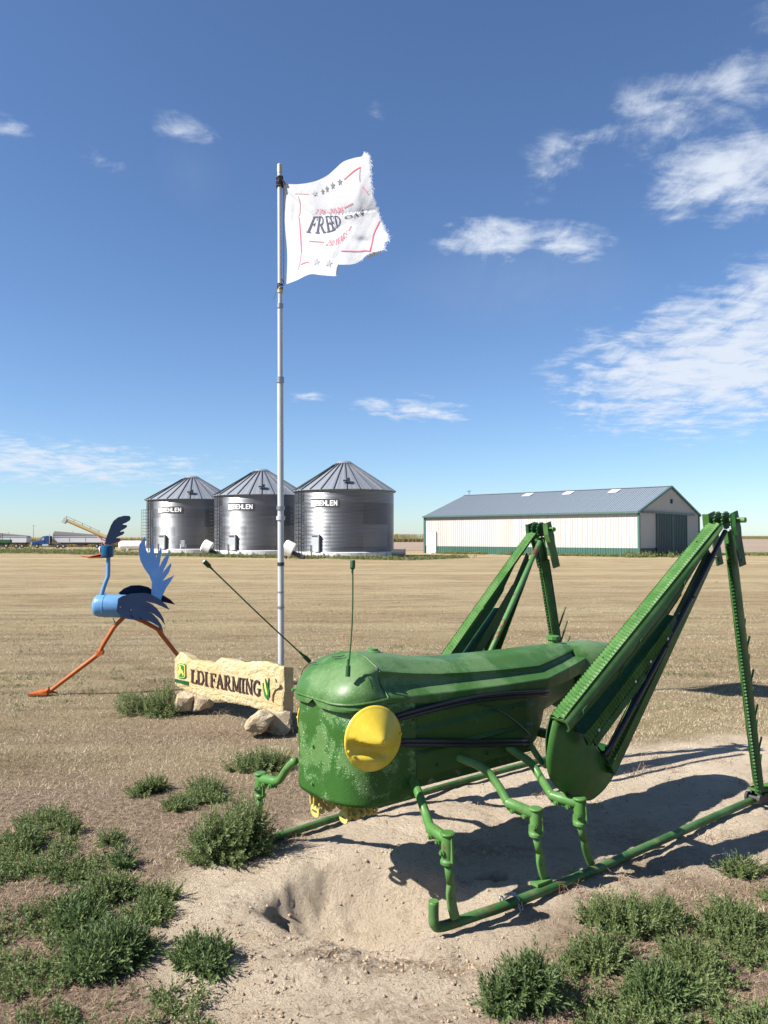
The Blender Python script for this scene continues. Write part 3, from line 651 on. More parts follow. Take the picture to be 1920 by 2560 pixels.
# ---------------------------------------------------------------- grain bins
def galv(name, c1, c2, rough, bands=0):
    m, nt, b = newmat(name); co = objco(nt)
    sp = nt.nodes.new('ShaderNodeSeparateXYZ'); nt.links.new(co, sp.inputs[0])
    n = noise(nt, mapping(nt, co, (.3, .3, 3)), .8, 5, .6)
    if bands:       # rings of sheet steel of slightly different age
        fl = mathn(nt, 'FLOOR', mathn(nt, 'DIVIDE', sp.outputs[2], bands)); ang = mathn(nt, 'FLOOR', mathn(nt, 'MULTIPLY', mathn(nt, 'ARCTAN2', sp.outputs[1], sp.outputs[0]), 1.6))
        wn = nt.nodes.new('ShaderNodeTexWhiteNoise'); cb = nt.nodes.new('ShaderNodeCombineXYZ'); nt.links.new(fl, cb.inputs[0]); nt.links.new(ang, cb.inputs[1]); nt.links.new(cb.outputs[0], wn.inputs[0])
        n = mathn(nt, 'ADD', mathn(nt, 'MULTIPLY', n, .45), mathn(nt, 'MULTIPLY', wn.outputs[0], .55))
    nt.links.new(mixc(nt, n, c1, c2), b.inputs['Base Color']); setin(b, {'Metallic': .95 if bands else .45, 'Roughness': rough}); return m
M_bin = galv('bin_wall_steel', (.10, .105, .115), (.25, .265, .285), .40, .85)
M_roof = galv('bin_roof_steel', (.22, .24, .265), (.28, .30, .325), .5)
M_rib = plain('roof_rib_steel', (.13, .14, .16), .5, .5)
M_conc = plain('pale_concrete', (.60, .60, .60), .8, 0, .2, 3)
M_signw = plain('sign_white', (.82, .82, .82), .5, 0, .03)
M_hatch = plain('hatch_dark', (.04, .05, .06), .5, .3)
M_boxw = plain('box_grey', (.42, .44, .45), .5, .3)
# block letters
STK = {
 'B': [[(0, 0), (0, 1)], [(0, 1), (.55, 1), (.6, .76), (.5, .52), (0, .52)], [(.5, .52), (.66, .3), (.6, 0), (0, 0)]],
 'E': [[(0, 0), (0, 1)], [(0, 1), (.6, 1)], [(0, .5), (.5, .5)], [(0, 0), (.6, 0)]],
 'H': [[(0, 0), (0, 1)], [(.62, 0), (.62, 1)], [(0, .5), (.62, .5)]],
 'L': [[(0, 1), (0, 0)], [(0, 0), (.55, 0)]], 'N': [[(0, 0), (0, 1)], [(0, 1), (.62, 0)], [(.62, 0), (.62, 1)]]}
def arc(cx, cy, rx, ry, a0, a1, n=8): return [(cx + rx * math.cos(R(a0 + (a1 - a0) * i / n)), cy + ry * math.sin(R(a0 + (a1 - a0) * i / n))) for i in range(n + 1)]
BR = 3.95; BH = 4.80        # radius; wall height above the base
def make_bin():
    root = thing('grain_bin', (0, 0, 0), 0, 'x', 'grain bin', 'corrugated steel grain bins in a row')
    b = MB(); prof = []; n = 46
    for i in range(n * 5 + 1):
        prof.append((BR + .009 + .013 * math.sin(2 * math.pi * i / 5), .42 + BH * i / (5 * n)))
    b.loft([[Vector((r_ * math.cos(2 * math.pi * k / 72), r_ * math.sin(2 * math.pi * k / 72), h)) for k in range(72)] for r_, h in prof], cap=False).build('wall', M_bin, root, smooth=True)
    b = MB(); b.lathe([(BR + .12, -.2), (BR + .12, .40), (BR + .03, .44)], 72).build('foundation', M_conc, root, auto=40)
    b = MB(); b.lathe([(BR + .04, .42 + BH - .04), (BR + .16, .42 + BH - .02), (BR + .16, .42 + BH + .04), (BR, .42 + BH + .05)], 72).build('eave_ring', M_roof, root, auto=40)
    # roof: 26 wedge panels each with a raised rib
    NP = 26; z0 = .42 + BH; z1 = z0 + 2.30; r0 = BR + .17; r1 = .62; da = 2 * math.pi / NP
    b = MB(); 
    def P(r_, a, up=0): t = (r0 - r_) / (r0 - r1); return Vector((r_ * math.cos(a), r_ * math.sin(a), z0 + t * (z1 - z0) + up))
    for k in range(4):
        a0, a1 = da * (k / 4 - .5), da * ((k + 1) / 4 - .5); u0, u1 = [(0 if (j % 2 == 0) else .022) for j in (k, k + 1)]
        b.add([P(r0, a0, u0), P(r0, a1, u1), P(r1, a1, u1 * .3), P(r1, a0, u0 * .3), P(r0, a0, u0 - .02), P(r0, a1, u1 - .02), P(r1, a1, -.02), P(r1, a0, -.02)], [(0, 1, 2, 3), (4, 7, 6, 5), (0, 4, 5, 1), (1, 5, 6, 2), (2, 6, 7, 3), (3, 7, 4, 0)])
    pan = b.build('roof_panel', M_roof, root)
    b = MB(); b.beam(P(r0 + .02, da / 2, .04), P(r1 - .05, da / 2, .04), .055, .10); rib = b.build('roof_rib', M_rib, root)
    for o in (pan, rib):
        for k in range(1, NP):
            c = o.copy(); COL.objects.link(c); c.parent = root; c.rotation_euler = (0, 0, da * k)
    b = MB(); b.lathe([(.7, z1 - .03), (.70, z1 + .05), (.55, z1 + .16), (.5, z1 + .2), (.05, z1 + .22)], 28).build('roof_cap', M_roof, root, auto=30)
    def pol(deg, r_, z): return Vector((r_ * math.cos(R(deg)), r_ * math.sin(R(deg)), z))
    # hatch low on the roof, facing the yard
    hp = P(BR - .55, R(-90), .12); b = MB(); b.box(hp + Vector((0, -.02, .10)), (.5, .3, .12)); b.box(hp + Vector((.16, .1, .22)), (.2, .3, .2)); b.build('roof_hatch', M_hatch, root)
    # ladder
    a = -148; b = MB()
    for s in (-1, 1):
        p = pol(a + s * 3.0, BR + .16, 0); b.beam((p.x, p.y, .15), (p.x, p.y, z0 + .1), .05, .05)
        q = pol(a + s * 3.0, BR + .1, z0 + .12); b.beam(q, P(r1 + .4, R(a) + s * .06, .14), .05, .05)
    b.build('ladder_rail', M_dsteel, root)
    b = MB(); b.beam(pol(a - 3, BR + .16, 0), pol(a + 3, BR + .16, 0), .04, .04); rg = b.build('ladder_rung', M_dsteel, root)
    for k in range(16):
        c = rg if k == 0 else rg.copy()
        if k: COL.objects.link(c); c.parent = root
        c.location = (0, 0, .35 + k * .3)
    for s in (-1, 1):                                  # wire safety cage
        b = MB()
        for k in range(12): b.tube([pol(a - 3.5, BR + .2, .9 + k * .3), pol(a - 4.5, BR + .75, .9 + k * .3), pol(a + 4.5, BR + .75, .9 + k * .3), pol(a + 3.5, BR + .2, .9 + k * .3)], .012, 4, False)
        for t in (-4.5, 0, 4.5): b.tube([pol(a + t, BR + .75, .9), pol(a + t, BR + .75, 4.2)], .012, 4, False)
        if s == 1: b.build('ladder_cage', M_dsteel, root)
    # door
    ad = -125; M_ = Matrix.Rotation(R(ad + 90), 3, 'Z'); p = pol(ad, BR + .05, 1.08)
    b = MB(); b.box(p, (.72, .12, 1.25), M_); dr = b.build('door', M_boxw, root, bev=.02)
    b = MB(); b.box(pol(ad + 4.6, BR + .12, 1.08), (.07, .2, 1.25), M_); b.box(pol(ad, BR + .12, 1.73), (.8, .2, .05), M_); b.build('door_frame', M_boxw, dr)
    b = MB(); b.box(pol(ad + 1.5, BR + .14, .62), (.3, .12, .28), M_); b.build('door_box', M_signw, dr)
    b = MB()
    for k in range(10):
        aa = -160 + k * 15; q = pol(aa, BR + .18, .2); b.box(q, (.06, .06, .36), Matrix.Rotation(R(aa), 3, 'Z'))
    b.build('anchor_bracket', M_boxw, root)
    b = MB()
    for aa in (-129.5, -131): b.tube([pol(aa, BR + .12, .3), pol(aa, BR + .12, .95)], .03, 6)
    b.build('conduit', M_dsteel, root)
    # maker's sign: white square mark and block letters following the curved wall
    a0 = -131.5; zs = 4.0; hh = .34; sig = MB()
    for k in range(11):
        t0 = a0 - .5 + k * 3.1; t1 = t0 + 3.1
        sig.add([pol(t0, BR + .035, zs - .14), pol(t1, BR + .035, zs - .14), pol(t1, BR + .035, zs + hh + .12), pol(t0, BR + .035, zs + hh + .12)], [(0, 1, 2, 3)])
    sg = sig.build('sign_plate', plain('sign_dark', (.05, .052, .056), .8, 0), root, fix=False)
    b = MB()
    for (u0, u1, v0, v1) in ((0, .42, -.08, .18), (0, .42, .22, .40), (.0, .16, .16, .24)):
        f = lambda u, v: pol(a0 + u / BR * 57.3 * 1.0, BR + .05, zs + v)
        b.add([f(u0, v0), f(u1, v0), f(u1, v1), f(u0, v1)], [(0, 1, 2, 3)])
    b.build('sign_mark', M_signw, sg, fix=False)
    b = MB(); x = .50; e = 0
    for ch in 'BEHLEN':
        for st in STK[ch]:
            for (x0, y0), (x1, y1) in zip(st, st[1:]):
                e += 1; d = Vector((x1 - x0, y1 - y0)); L = d.length; nrm = Vector((-d.y, d.x)) / L * .11; d = d / L * .08
                q = [(x0 - d.x + nrm.x, y0 - d.y + nrm.y), (x0 - d.x - nrm.x, y0 - d.y - nrm.y), (x1 + d.x - nrm.x, y1 + d.y - nrm.y), (x1 + d.x + nrm.x, y1 + d.y + nrm.y)]
                b.add([pol(a0 + (x + u * .32) / BR * 57.3, BR + .05 + e * .0006, zs + v * hh) for u, v in q], [(0, 1, 2, 3)])
        x += .285
    b.build('sign_letters', M_signw, sg, fix=False)
    return root
bins = []
for i, (px, D, sc, lab) in enumerate([(860.5, 57.6, 1.015, 'largest looking and nearest grain bin, right end of the row'),
                                      (653.6, 64.7, 1.06, 'middle grain bin of the row, partly behind the white flagpole'),
                                      (479.4, 72.4, 1.11, 'farthest and smallest looking grain bin, left end of the row')]):
    o = make_bin() if i == 0 else copy_tree(bins[0])
    o['label'] = lab; o.location = ((px - 960) / F * (D + 4 * sc), D + 4 * sc, 0); s = sc; o.scale = (s, s, 1.0)
    o.rotation_euler = (0, 0, 0.10 if i == 0 else (.16, .2)[i - 1]); bins.append(o)
def fan_unit(px, py, D, label):
    p = at(px, py, D); z = .45; r = thing('aeration_fan', (p.x, p.y, 0), -.5, label, 'fan', 'white aeration fans beside the bins')
    b = MB(); b.lathe([(.5, -.35), (.55, -.3), (.55, .3), (.46, .4), (.38, .42)], 20, (0, 0, .75), (-.75, -.45, .45)).build('fan_housing', M_white, r, auto=35)
    b = MB(); b.lathe([(.36, .38), (.36, .43), (.05, .44)], 20, (0, 0, .75), (-.75, -.45, .45)).build('fan_guard', M_hatch, r)
    b = MB(); b.beam((.2, .1, .5), (1.1, .35, .1), .3, .28); b.beam((-.1, -.2, .0), (-.05, -.1, .5), .08, .08); b.build('fan_duct', M_dsteel, r)
fan_unit(518, 1370, 62.5, 'white blower fan on the grass between the left and the middle bin')
fan_unit(722, 1370, 54.5, 'white blower fan on the grass between the middle and the right bin')
p = at(1000, 1385, 56); r = thing('black_pipe_stub', (p.x, p.y, 0), 0, 'black pipe outlet lying at the right foot of the nearest bin', 'pipe')
b = MB(); b.tube([(-.6, 0, .4), (.35, -.1, .38)], .3, 16); b.build('pipe', M_hatch, r)
b = MB(); b.disc((.36, -.1, .38), (1, -.1, 0), .36, .06, 16); b.build('flange', M_dsteel, r)
p = at(457, 1380, 66); r = thing('electric_box', (p.x, p.y, 0), 0, 'small grey electric box on posts before the left bin', 'box')
b = MB(); b.box((0, 0, 1.0), (.34, .2, .6)).build('cabinet', M_boxw, r, bev=.01)
for s in (-.2, .25):
    b = MB(); b.beam((s, 0, 0), (s, 0, .95), .07, .07); b.build('post', M_white, r)

# ---------------------------------------------------------------- barn
BO = Vector((20.1, 60.0, 0)); TH_ = R(41.8)
BL = Vector((-math.cos(TH_), math.sin(TH_), 0)); BG = Vector((math.sin(TH_), math.cos(TH_), 0)); UZ = Vector((0, 0, 1))
LL, GW, EH, RH = 21.6, 13.2, 3.62, 5.85
M_bw = plain('barn_white', (.43, .42, .395), .55, 0, .04, .6); M_bg = plain('barn_green', (.035, .105, .08), .5, 0, .08, 1)
M_br = plain('barn_roof', (.17, .205, .24), .65, 0, .05, .5); M_tr = plain('barn_trim', (.05, .11, .10), .5, 0, .08); M_dr = plain('barn_door', (.05, .085, .085), .55, 0, .1, 1)
M_skyl = plain('skylight', (.6, .65, .7), .4, 0, .05)
barn = thing('barn', BO, 0, 'long white metal barn with green base, blue grey roof and dark sliding doors', 'barn')
def ribpanel(name, w_, h, mat, ribs, rh, o, ax, up, n):     # sheet metal panel w_ x h with vertical ribs standing proud along n
    b = MB(); xs = []; 
    for k in range(ribs):
        c = w_ * (k + .5) / ribs; xs += [(c - .035, 0), (c - .018, rh), (c + .018, rh), (c + .035, 0)]
    prof = [(.004, 0)] + xs + [(w_ - .004, 0)]
    b.loft([[o + ax * x + n * y for x, y in prof], [o + ax * x + n * y + up * h for x, y in prof]], closed=False); return b
def place(b, name, mat, first, i, par, off):
    if i == 0: return b().build(name, mat, par, fix=False)
    c = first.copy(); COL.objects.link(c); c.parent = par; c.location = off; return c
NL = -BG; NG = -BL                                          # outward normals of long wall and gable end
n = 24; pw = LL / n
core = MB(); ins = .03
core.prism([BG * ins + BL * ins, BG * (GW - ins) + BL * ins, BG * (GW - ins) + BL * ins + UZ * (EH - .02), BG * GW / 2 + BL * ins + UZ * (RH - .1), BG * ins + BL * ins + UZ * (EH - .02)], BL * (LL - 2 * ins)).build('wall', M_bw, barn)
f1 = f2 = f3 = f4 = None
for i in range(n):
    f1 = place(lambda: ribpanel('p', pw, EH - .72, M_bw, 4, .03, UZ * .7, BL, UZ, NL), 'wall_panel', M_bw, f1, i, barn, BL * pw * i) if i == 0 else (place(None, '', None, f1, i, barn, BL * pw * i), f1)[1]
    f2 = place(lambda: ribpanel('p', pw, .68, M_bg, 4, .03, UZ * 0 - NL * -.004, BL, UZ, NL), 'base_panel', M_bg, f2, i, barn, BL * pw * i) if i == 0 else (place(None, '', None, f2, i, barn, BL * pw * i) if i < n - 1 else None, f2)[1]
rise = (BG * GW / 2 + UZ * (RH - EH)); slope = rise.length; ru = rise.normalized(); rn = ru.cross(BL); rn = rn if rn.z > 0 else -rn
ov = .25
f3 = ribpanel('p', pw, slope + ov, M_br, 4, .035, -ru * ov + UZ * (EH + .06), BL, ru, rn).build('roof_panel', M_br, barn, fix=False)
for i in range(1, n):
    c = f3.copy(); COL.objects.link(c); c.parent = barn; c.location = BL * pw * i
ru2 = Vector((-BG.x, -BG.y, 0)) * (GW / 2) + UZ * (RH - EH); ru2.normalize(); rn2 = ru2.cross(BL); rn2 = rn2 if rn2.z > 0 else -rn2
b = MB(); b.add([BG * GW - ru2 * ov + UZ * (EH + .06), BG * GW - ru2 * ov + UZ * (EH + .06) + BL * LL, BG * GW / 2 + BL * LL + UZ * (RH + .06), BG * GW / 2 + UZ * (RH + .06)], [(0, 1, 2, 3)]).build('rear_roof', M_br, barn, fix=False)
for t in (4.2, 8.7, 13.0):
    b = MB(); o_ = BL * (t + .05) + ru * (slope * .80) + UZ * (EH + .06) + rn * .045; b.prism([o_, o_ + BL * .85, o_ + BL * .85 + ru * (slope * .14), o_ + ru * (slope * .14)], rn * .02).build('skylight', M_skyl, barn)
# gable end panels, door, trims
gpw = GW / 14; dW0, dW1 = 3.35, 10.0
for i in range(14):
    x0 = gpw * i; x1 = x0 + gpw; xm = (x0 + x1) / 2
    zt = lambda x: EH + (RH - EH) * (1 - abs(x - GW / 2) / (GW / 2)) - .04
    low = .7 if not (x0 > dW0 - .3 and x1 < dW1 + .4) else 3.55
    b = MB(); prof = [(.004, 0)]
    for k in range(4):
        c = gpw * (k + .5) / 4; prof += [(c - .035, 0), (c - .018, .03), (c + .018, .03), (c + .035, 0)]
    prof.append((gpw - .004, 0))
    b.loft([[BG * (x0 + x) + NG * y + UZ * low for x, y in prof], [BG * (x0 + x) + NG * y + UZ * zt(x0 + x) for x, y in prof]], closed=False).build('gable_panel', M_bw, barn, fix=False)
    if not (x0 > dW0 - .3 and x1 < dW1 + .4): ribpanel('p', gpw, .68, M_bg, 4, .03, BG * x0 + NG * .004, BG, UZ, NG).build('base_panel', M_dr, barn, fix=False)
dw = (dW1 - dW0) / 2
for i in range(2):
    o_ = BG * (dW0 + dw * i + .03) + NG * .10 + UZ * .05
    d_ = ribpanel('p', dw - .06, 3.45, M_dr, 9, .05, o_, BG, UZ, NG).build('sliding_door', M_dr, barn, fix=False)
    b = MB()
    for q0, q1 in ((BG * 0, UZ * 3.45), (BG * (dw - .06), BG * (dw - .06) + UZ * 3.45)): b.beam(o_ + q0 + NG * .03, o_ + q1 + NG * .03, .10, .05, NG)
    b.build('door_stile', M_tr, d_)
b = MB(); b.beam(BG * (dW0 - 2.9) + NG * .12 + UZ * 3.60, BG * (dW1 + 1.9) + NG * .12 + UZ * 3.60, .16, .12, NG).build('door_track', M_tr, barn)
b = MB(); b.beam(NG * .03 + NL * .03, NG * .03 + NL * .03 + UZ * EH, .16, .16, BG); b.build('corner_trim', M_bg, barn)
b = MB(); b.beam(BG * GW + NG * .03, BG * GW + NG * .03 + UZ * EH, .16, .16, BG); b.build('corner_trim', M_tr, barn)
b = MB(); b.beam(BL * LL + NL * .03, BL * LL + NL * .03 + UZ * EH, .16, .16, BL); b.build('corner_trim', M_tr, barn)
b = MB(); b.beam(-ru * ov + NG * .1 + UZ * EH * 0 + UZ * .0 + UZ * (EH), -ru * ov + BL * (LL + .1) + UZ * EH, .12, .14).build('eave_gutter', M_tr, barn)
for a_, sgn in ((UZ * EH - ru * ov, ru), (BG * GW + UZ * EH - ru2 * ov, ru2)):
    b = MB(); b.beam(a_ + NG * .12, BG * GW / 2 + NG * .12 + UZ * (RH + .03), .12, .18).build('rake_trim', M_tr, barn)
b = MB(); b.beam(BG * GW / 2 + NG * .1 + UZ * (RH + .10), BG * GW / 2 + BL * (LL + .1) + UZ * (RH + .10), .35, .06).build('ridge_cap', M_br, barn)
for zz_ in (4.72, 4.55):
    b = MB(); b.disc(BG * GW / 2 + NG * .1 + UZ * zz_, NG, .11, .15, 12); b.build('gable_light', M_hatch, barn)
b = MB(); o_ = BL * (LL - .95) + NL * .05; b.box(o_ + UZ * 1.02, (.95, .08, 2.05), Matrix.Rotation(math.atan2(BL.y, BL.x), 3, 'Z')); wd = b.build('walk_door', M_white, barn)
b = MB()
for q0, q1 in ((-.5, -.5), (.5, .5)): b.beam(o_ + BL * q0 + NL * .05, o_ + BL * q1 + UZ * 2.1 + NL * .05, .07, .05, NL)
b.beam(o_ + BL * -.5 + UZ * 2.1 + NL * .05, o_ + BL * .5 + UZ * 2.1 + NL * .05, .05, .07, NL); b.build('door_frame', M_boxw, wd)
b = MB(); q = BG * GW / 2 + BL * (LL - .6) + UZ * RH; b.tube([q, q + UZ * .55], .03, 6); b.beam(q + UZ * .5 - BL * .25, q + UZ * .5 + BL * .25, .05, .05); b.build('weather_vane', M_dsteel, barn)

# ---------------------------------------------------------------- far machines on the left
M_trw = plain('trailer_white', (.50, .50, .53), .5, .2, .06, .5); M_tarp = plain('tarp_dark', (.09, .08, .085), .8); M_tblue = plain('truck_blue', (.012, .05, .17), .3)
M_chrome = plain('chrome', (.7, .72, .75), .2, .9, .02); M_jd = plain('tractor_green', (.015, .07, .02), .5); M_glass = plain('dark_glass', (.25, .3, .33), .15)
M_aug = plain('auger_tan', (.40, .30, .13), .5, .2, .1); M_red = plain('frame_red', (.30, .03, .03), .5)
def wheel(par, c, r_, name='wheel', hub=M_chrome, w_=.3):
    b = MB(); b.lathe([(r_ * .55, -w_ / 2), (r_ * .95, -w_ / 2), (r_, -w_ / 3), (r_, w_ / 3), (r_ * .95, w_ / 2), (r_ * .55, w_ / 2)], 20, c, (0, 1, 0)); o = b.build(name, M_rubber, par, auto=35)
    b = MB(); b.lathe([(r_ * .56, -w_ / 2 + .03), (r_ * .2, -w_ / 2 - .03), (.02, -w_ / 2 - .04)], 14, c, (0, 1, 0)); b.build('hub', hub, o)
GZ = -1.05
def trailer(px, L, label, group='white grain trailers by the corn'):
    D = 178; x = (px - 960) / F * D; r = thing('grain_trailer', (x, D, GZ), 0, label, 'trailer', group)
    # hopper body, tapering at the bottom
    b = MB(); z0, z1 = 1.35, 2.75
    b.prism([(0, -1.25, z1), (L, -1.25, z1), (L, -1.25, z0 + .1), (L - .5, -1.25, z0), (.4, -1.25, z0), (0, -1.25, z0 + .1)], (0, 2.5, 0)).build('hopper', M_trw, r)
    npn = int(L / 1.2)
    for k in range(npn + 1):
        if k % 3 == 0:
            b = MB(); b.box((k * L / npn, -1.28, (z0 + z1) / 2), (.05, .05, z1 - z0)); b.build('side_post', M_boxw, r)
    b = MB(); b.tube([(-.1, -.0, z1 - .06), (L + .1, 0, z1 - .06)], (1.28, .22), 16); b.build('tarp', M_tarp, r, auto=40)
    b = MB(); b.box((L / 2, -1.3, z1 - .08), (L, .08, .12)); b.box((L / 2, -1.3, z0 + .04), (L, .06, .1)); b.build('side_rail', M_boxw, r)
    b = MB(); b.beam((1.5, -.8, 1.1), (L - .3, -.8, 1.1), .15, .25); b.beam((1.5, .8, 1.1), (L - .3, .8, 1.1), .15, .25)
    b.prism([(L * .35, -.9, z0), (L * .65, -.9, z0), (L * .55, -.7, .6), (L * .45, -.7, .6)], (0, 1.7, 0)); b.build('chassis', M_tarp, r)
    for wx in (L - 1.0, L - 2.3): wheel(r, (wx, -1.15, .52), .52)
    b = MB(); b.box((L - .15, -1.15, .75), (.05, .6, .9)); b.build('mud_flap', M_rubber, r)
    return r
trailer(-50, 11.5, 'white grain trailer cut by the left edge, behind the green tractor')
trailer(139, 12.5, 'white grain trailer hitched behind the blue truck')
D = 176; x = (81 - 960) / F * D; trk = thing('semi_truck', (x, D, GZ), 0, 'dark blue long nosed truck before a white grain trailer', 'truck')
b = MB(); b.prism([(.25, -.9, .75), (2.1, -.9, .75), (2.1, -.9, 1.75), (1.9, -.9, 1.8), (.45, -.9, 1.6), (.2, -.9, 1.45)], (0, 1.8, 0)).build('hood', M_tblue, trk, bev=.08)
b = MB(); b.prism([(2.1, -1.05, .8), (4.2, -1.05, .8), (4.2, -1.05, 2.75), (3.9, -1.05, 2.9), (2.75, -1.05, 2.75), (2.35, -1.05, 1.95), (2.1, -1.05, 1.8)], (0, 2.1, 0)); cab = b.build('cab', M_tblue, trk, bev=.06)
b = MB(); b.prism([(2.5, -1.07, 1.85), (3.25, -1.07, 1.85), (3.25, -1.07, 2.5), (2.85, -1.07, 2.5)], (0, .03, 0)); b.build('side_window', M_glass, cab)
b = MB(); b.box((3.3, -1.08, 1.6), (.03, .04, 1.4)); b.build('door_seam', M_hatch, cab)
b = MB(); b.box((.15, 0, 1.1), (.12, 1.5, .8)); b.build('grille', M_chrome, trk)
b = MB(); b.box((.1, 0, .55), (.25, 2.2, .35)); b.build('bumper', M_chrome, trk)
b = MB(); b.box((.35, -.95, 1.15), (.25, .12, .22)); b.build('headlight', M_chrome, trk)
b = MB(); b.tube([(4.35, -.9, 1.0), (4.35, -.9, 3.25)], .09, 10); b.build('exhaust_stack', M_chrome, trk)
b = MB(); b.tube([(2.9, -.95, .7), (4.3, -.95, .7)], .3, 14); b.build('fuel_tank', M_chrome, trk)
b = MB(); b.beam((.6, -.45, .8), (8.6, -.45, .8), .12, .25); b.beam((.6, .45, .8), (8.6, .45, .8), .12, .25); b.build('chassis', M_tarp, trk)
b = MB(); b.prism([(1.0, -1.1, 1.1), (1.25, -1.1, 1.3), (1.85, -1.1, 1.3), (2.3, -1.1, .9), (2.2, -1.1, .8), (1.8, -1.1, 1.15), (1.3, -1.1, 1.15), (1.1, -1.1, .95)], (0, .4, 0)); b.build('fender', M_tblue, trk)
wheel(trk, (1.6, -1.0, .52), .52); wheel(trk, (6.4, -1.0, .52), .52); wheel(trk, (7.7, -1.0, .52), .52)
D = 165; x = (-10 - 960) / F * D; tr = thing('farm_tractor', (x, D, -.85), 0, 'old green tractor cut by the left edge before the trailer', 'tractor')
b = MB(); b.prism([(.5, -.4, 1.1), (3.35, -.4, 1.1), (3.4, -.4, 1.75), (3.2, -.4, 1.85), (.5, -.4, 1.9)], (0, .8, 0)).build('hood', M_jd, tr, bev=.06)
b = MB(); b.prism([(.4, -.25, .7), (3.2, -.25, .8), (3.2, -.25, 1.15), (.4, -.25, 1.15)], (0, .5, 0)).build('engine', M_hatch, tr)
b = MB(); b.tube([(1.4, 0, 1.8), (1.4, 0, 3.2)], .07, 8); b.build('exhaust_stack', M_dsteel, tr)
b = MB(); b.tube([(.9, 0, 1.8), (.9, 0, 2.4), (.9, 0, 2.42), (.9, 0, 2.65)], [.06, .06, .14, .14], 8); b.build('air_cleaner', M_dsteel, tr)
wheel(tr, (2.75, -.8, .48), .48, hub=plain('tractor_rim', (.45, .4, .18), .5), w_=.3); wheel(tr, (-.3, -.9, .85), .85, w_=.45)
def mast(px, py, D, h, label):
    p = at(px, py, D); r = thing('radio_mast', (p.x, D, tz(p.x, D)), 0, label, 'mast', 'thin masts on the horizon')
    b = MB(); b.tube([(0, 0, 0), (0, 0, p.z)], [h, h * .6], 4); b.build('pole', M_dsteel, r)
    b = MB(); b.beam((-h * 6, 0, p.z * .96), (h * 6, 0, p.z * .96), h, h); b.build('crossarm', M_dsteel, r)
mast(84, 1313, 420, .13, 'tallest thin mast on the horizon, above the blue truck'); mast(22, 1330, 420, .1, 'short thin mast at the left edge above the tractor'); mast(182, 1329, 420, .1, 'short thin mast above the hitched trailer')
mast(200, 1334, 420, .08, 'shortest thin mast just right of the one above the trailer')
# white gas tank left of the bins
p = gnd(312, 1379); r = thing('gas_tank', (p.x, 88, 0), .05, 'long white gas tank lying left of the far bin', 'tank')
b = MB(); b.lathe([(.05, -2.6), (.35, -2.55), (.5, -2.35), (.52, -2.2), (.52, 2.2), (.5, 2.35), (.35, 2.55), (.05, 2.6)], 20, (0, 0, .62), (1, 0, 0)).build('tank_shell', M_white, r, auto=40)
for s in (-1.5, 1.5):
    b = MB(); b.box((s, 0, .08), (.25, .9, .4)); b.build('tank_foot', M_conc, r)
# grain auger
D = 90; A0 = at(163, 1299, D); A1 = at(322, 1384, D); A1.z = .35
aug = thing('grain_auger', (0, 0, 0), 0, 'tan grain auger raised to the left behind the blue bird', 'auger')
b = MB(); b.tube([A0, A1], .21, 14); b.build('auger_tube', M_aug, aug, auto=40)
b = MB(); b.tube([A0 + Vector((.1, -.05, .42)), A0.lerp(A1, .55) + Vector((0, -.05, .42))], .02, 6)
for t in (.02, .14, .27, .40, .53): q = A0.lerp(A1, t); b.tube([q, q + Vector((0, -.05, .42))], .03, 5)
b.build('truss_rod', M_dsteel, aug)
b = MB(); b.box(A0 + Vector((-.05, 0, -.12)), (.5, .5, .6), Matrix.Rotation(.5, 3, 'Y')); b.build('spout', M_boxw, aug, bev=.03)
b = MB(); q = A0.lerp(A1, .52)
for s in (-.9, .9):
    b.tube([q + Vector((-.2, 0, -.1)), (q.x + 1.3, D + s, .5)], .05, 6); b.tube([A0.lerp(A1, .62), (q.x + 1.3, D + s, .5)], .05, 6)
b.tube([(q.x + 1.3, D - 1, .5), (q.x + 1.3, D + 1, .5)], .06, 6); b.build('undercarriage', M_red, aug)
for s in (-1, 1): wheel(aug, (q.x + 1.3, D + s, .36), .36, w_=.2)
b = MB(); b.box(A0.lerp(A1, .86) + Vector((0, -.3, .25)), (.6, .5, .4)); b.build('motor', M_red, aug)
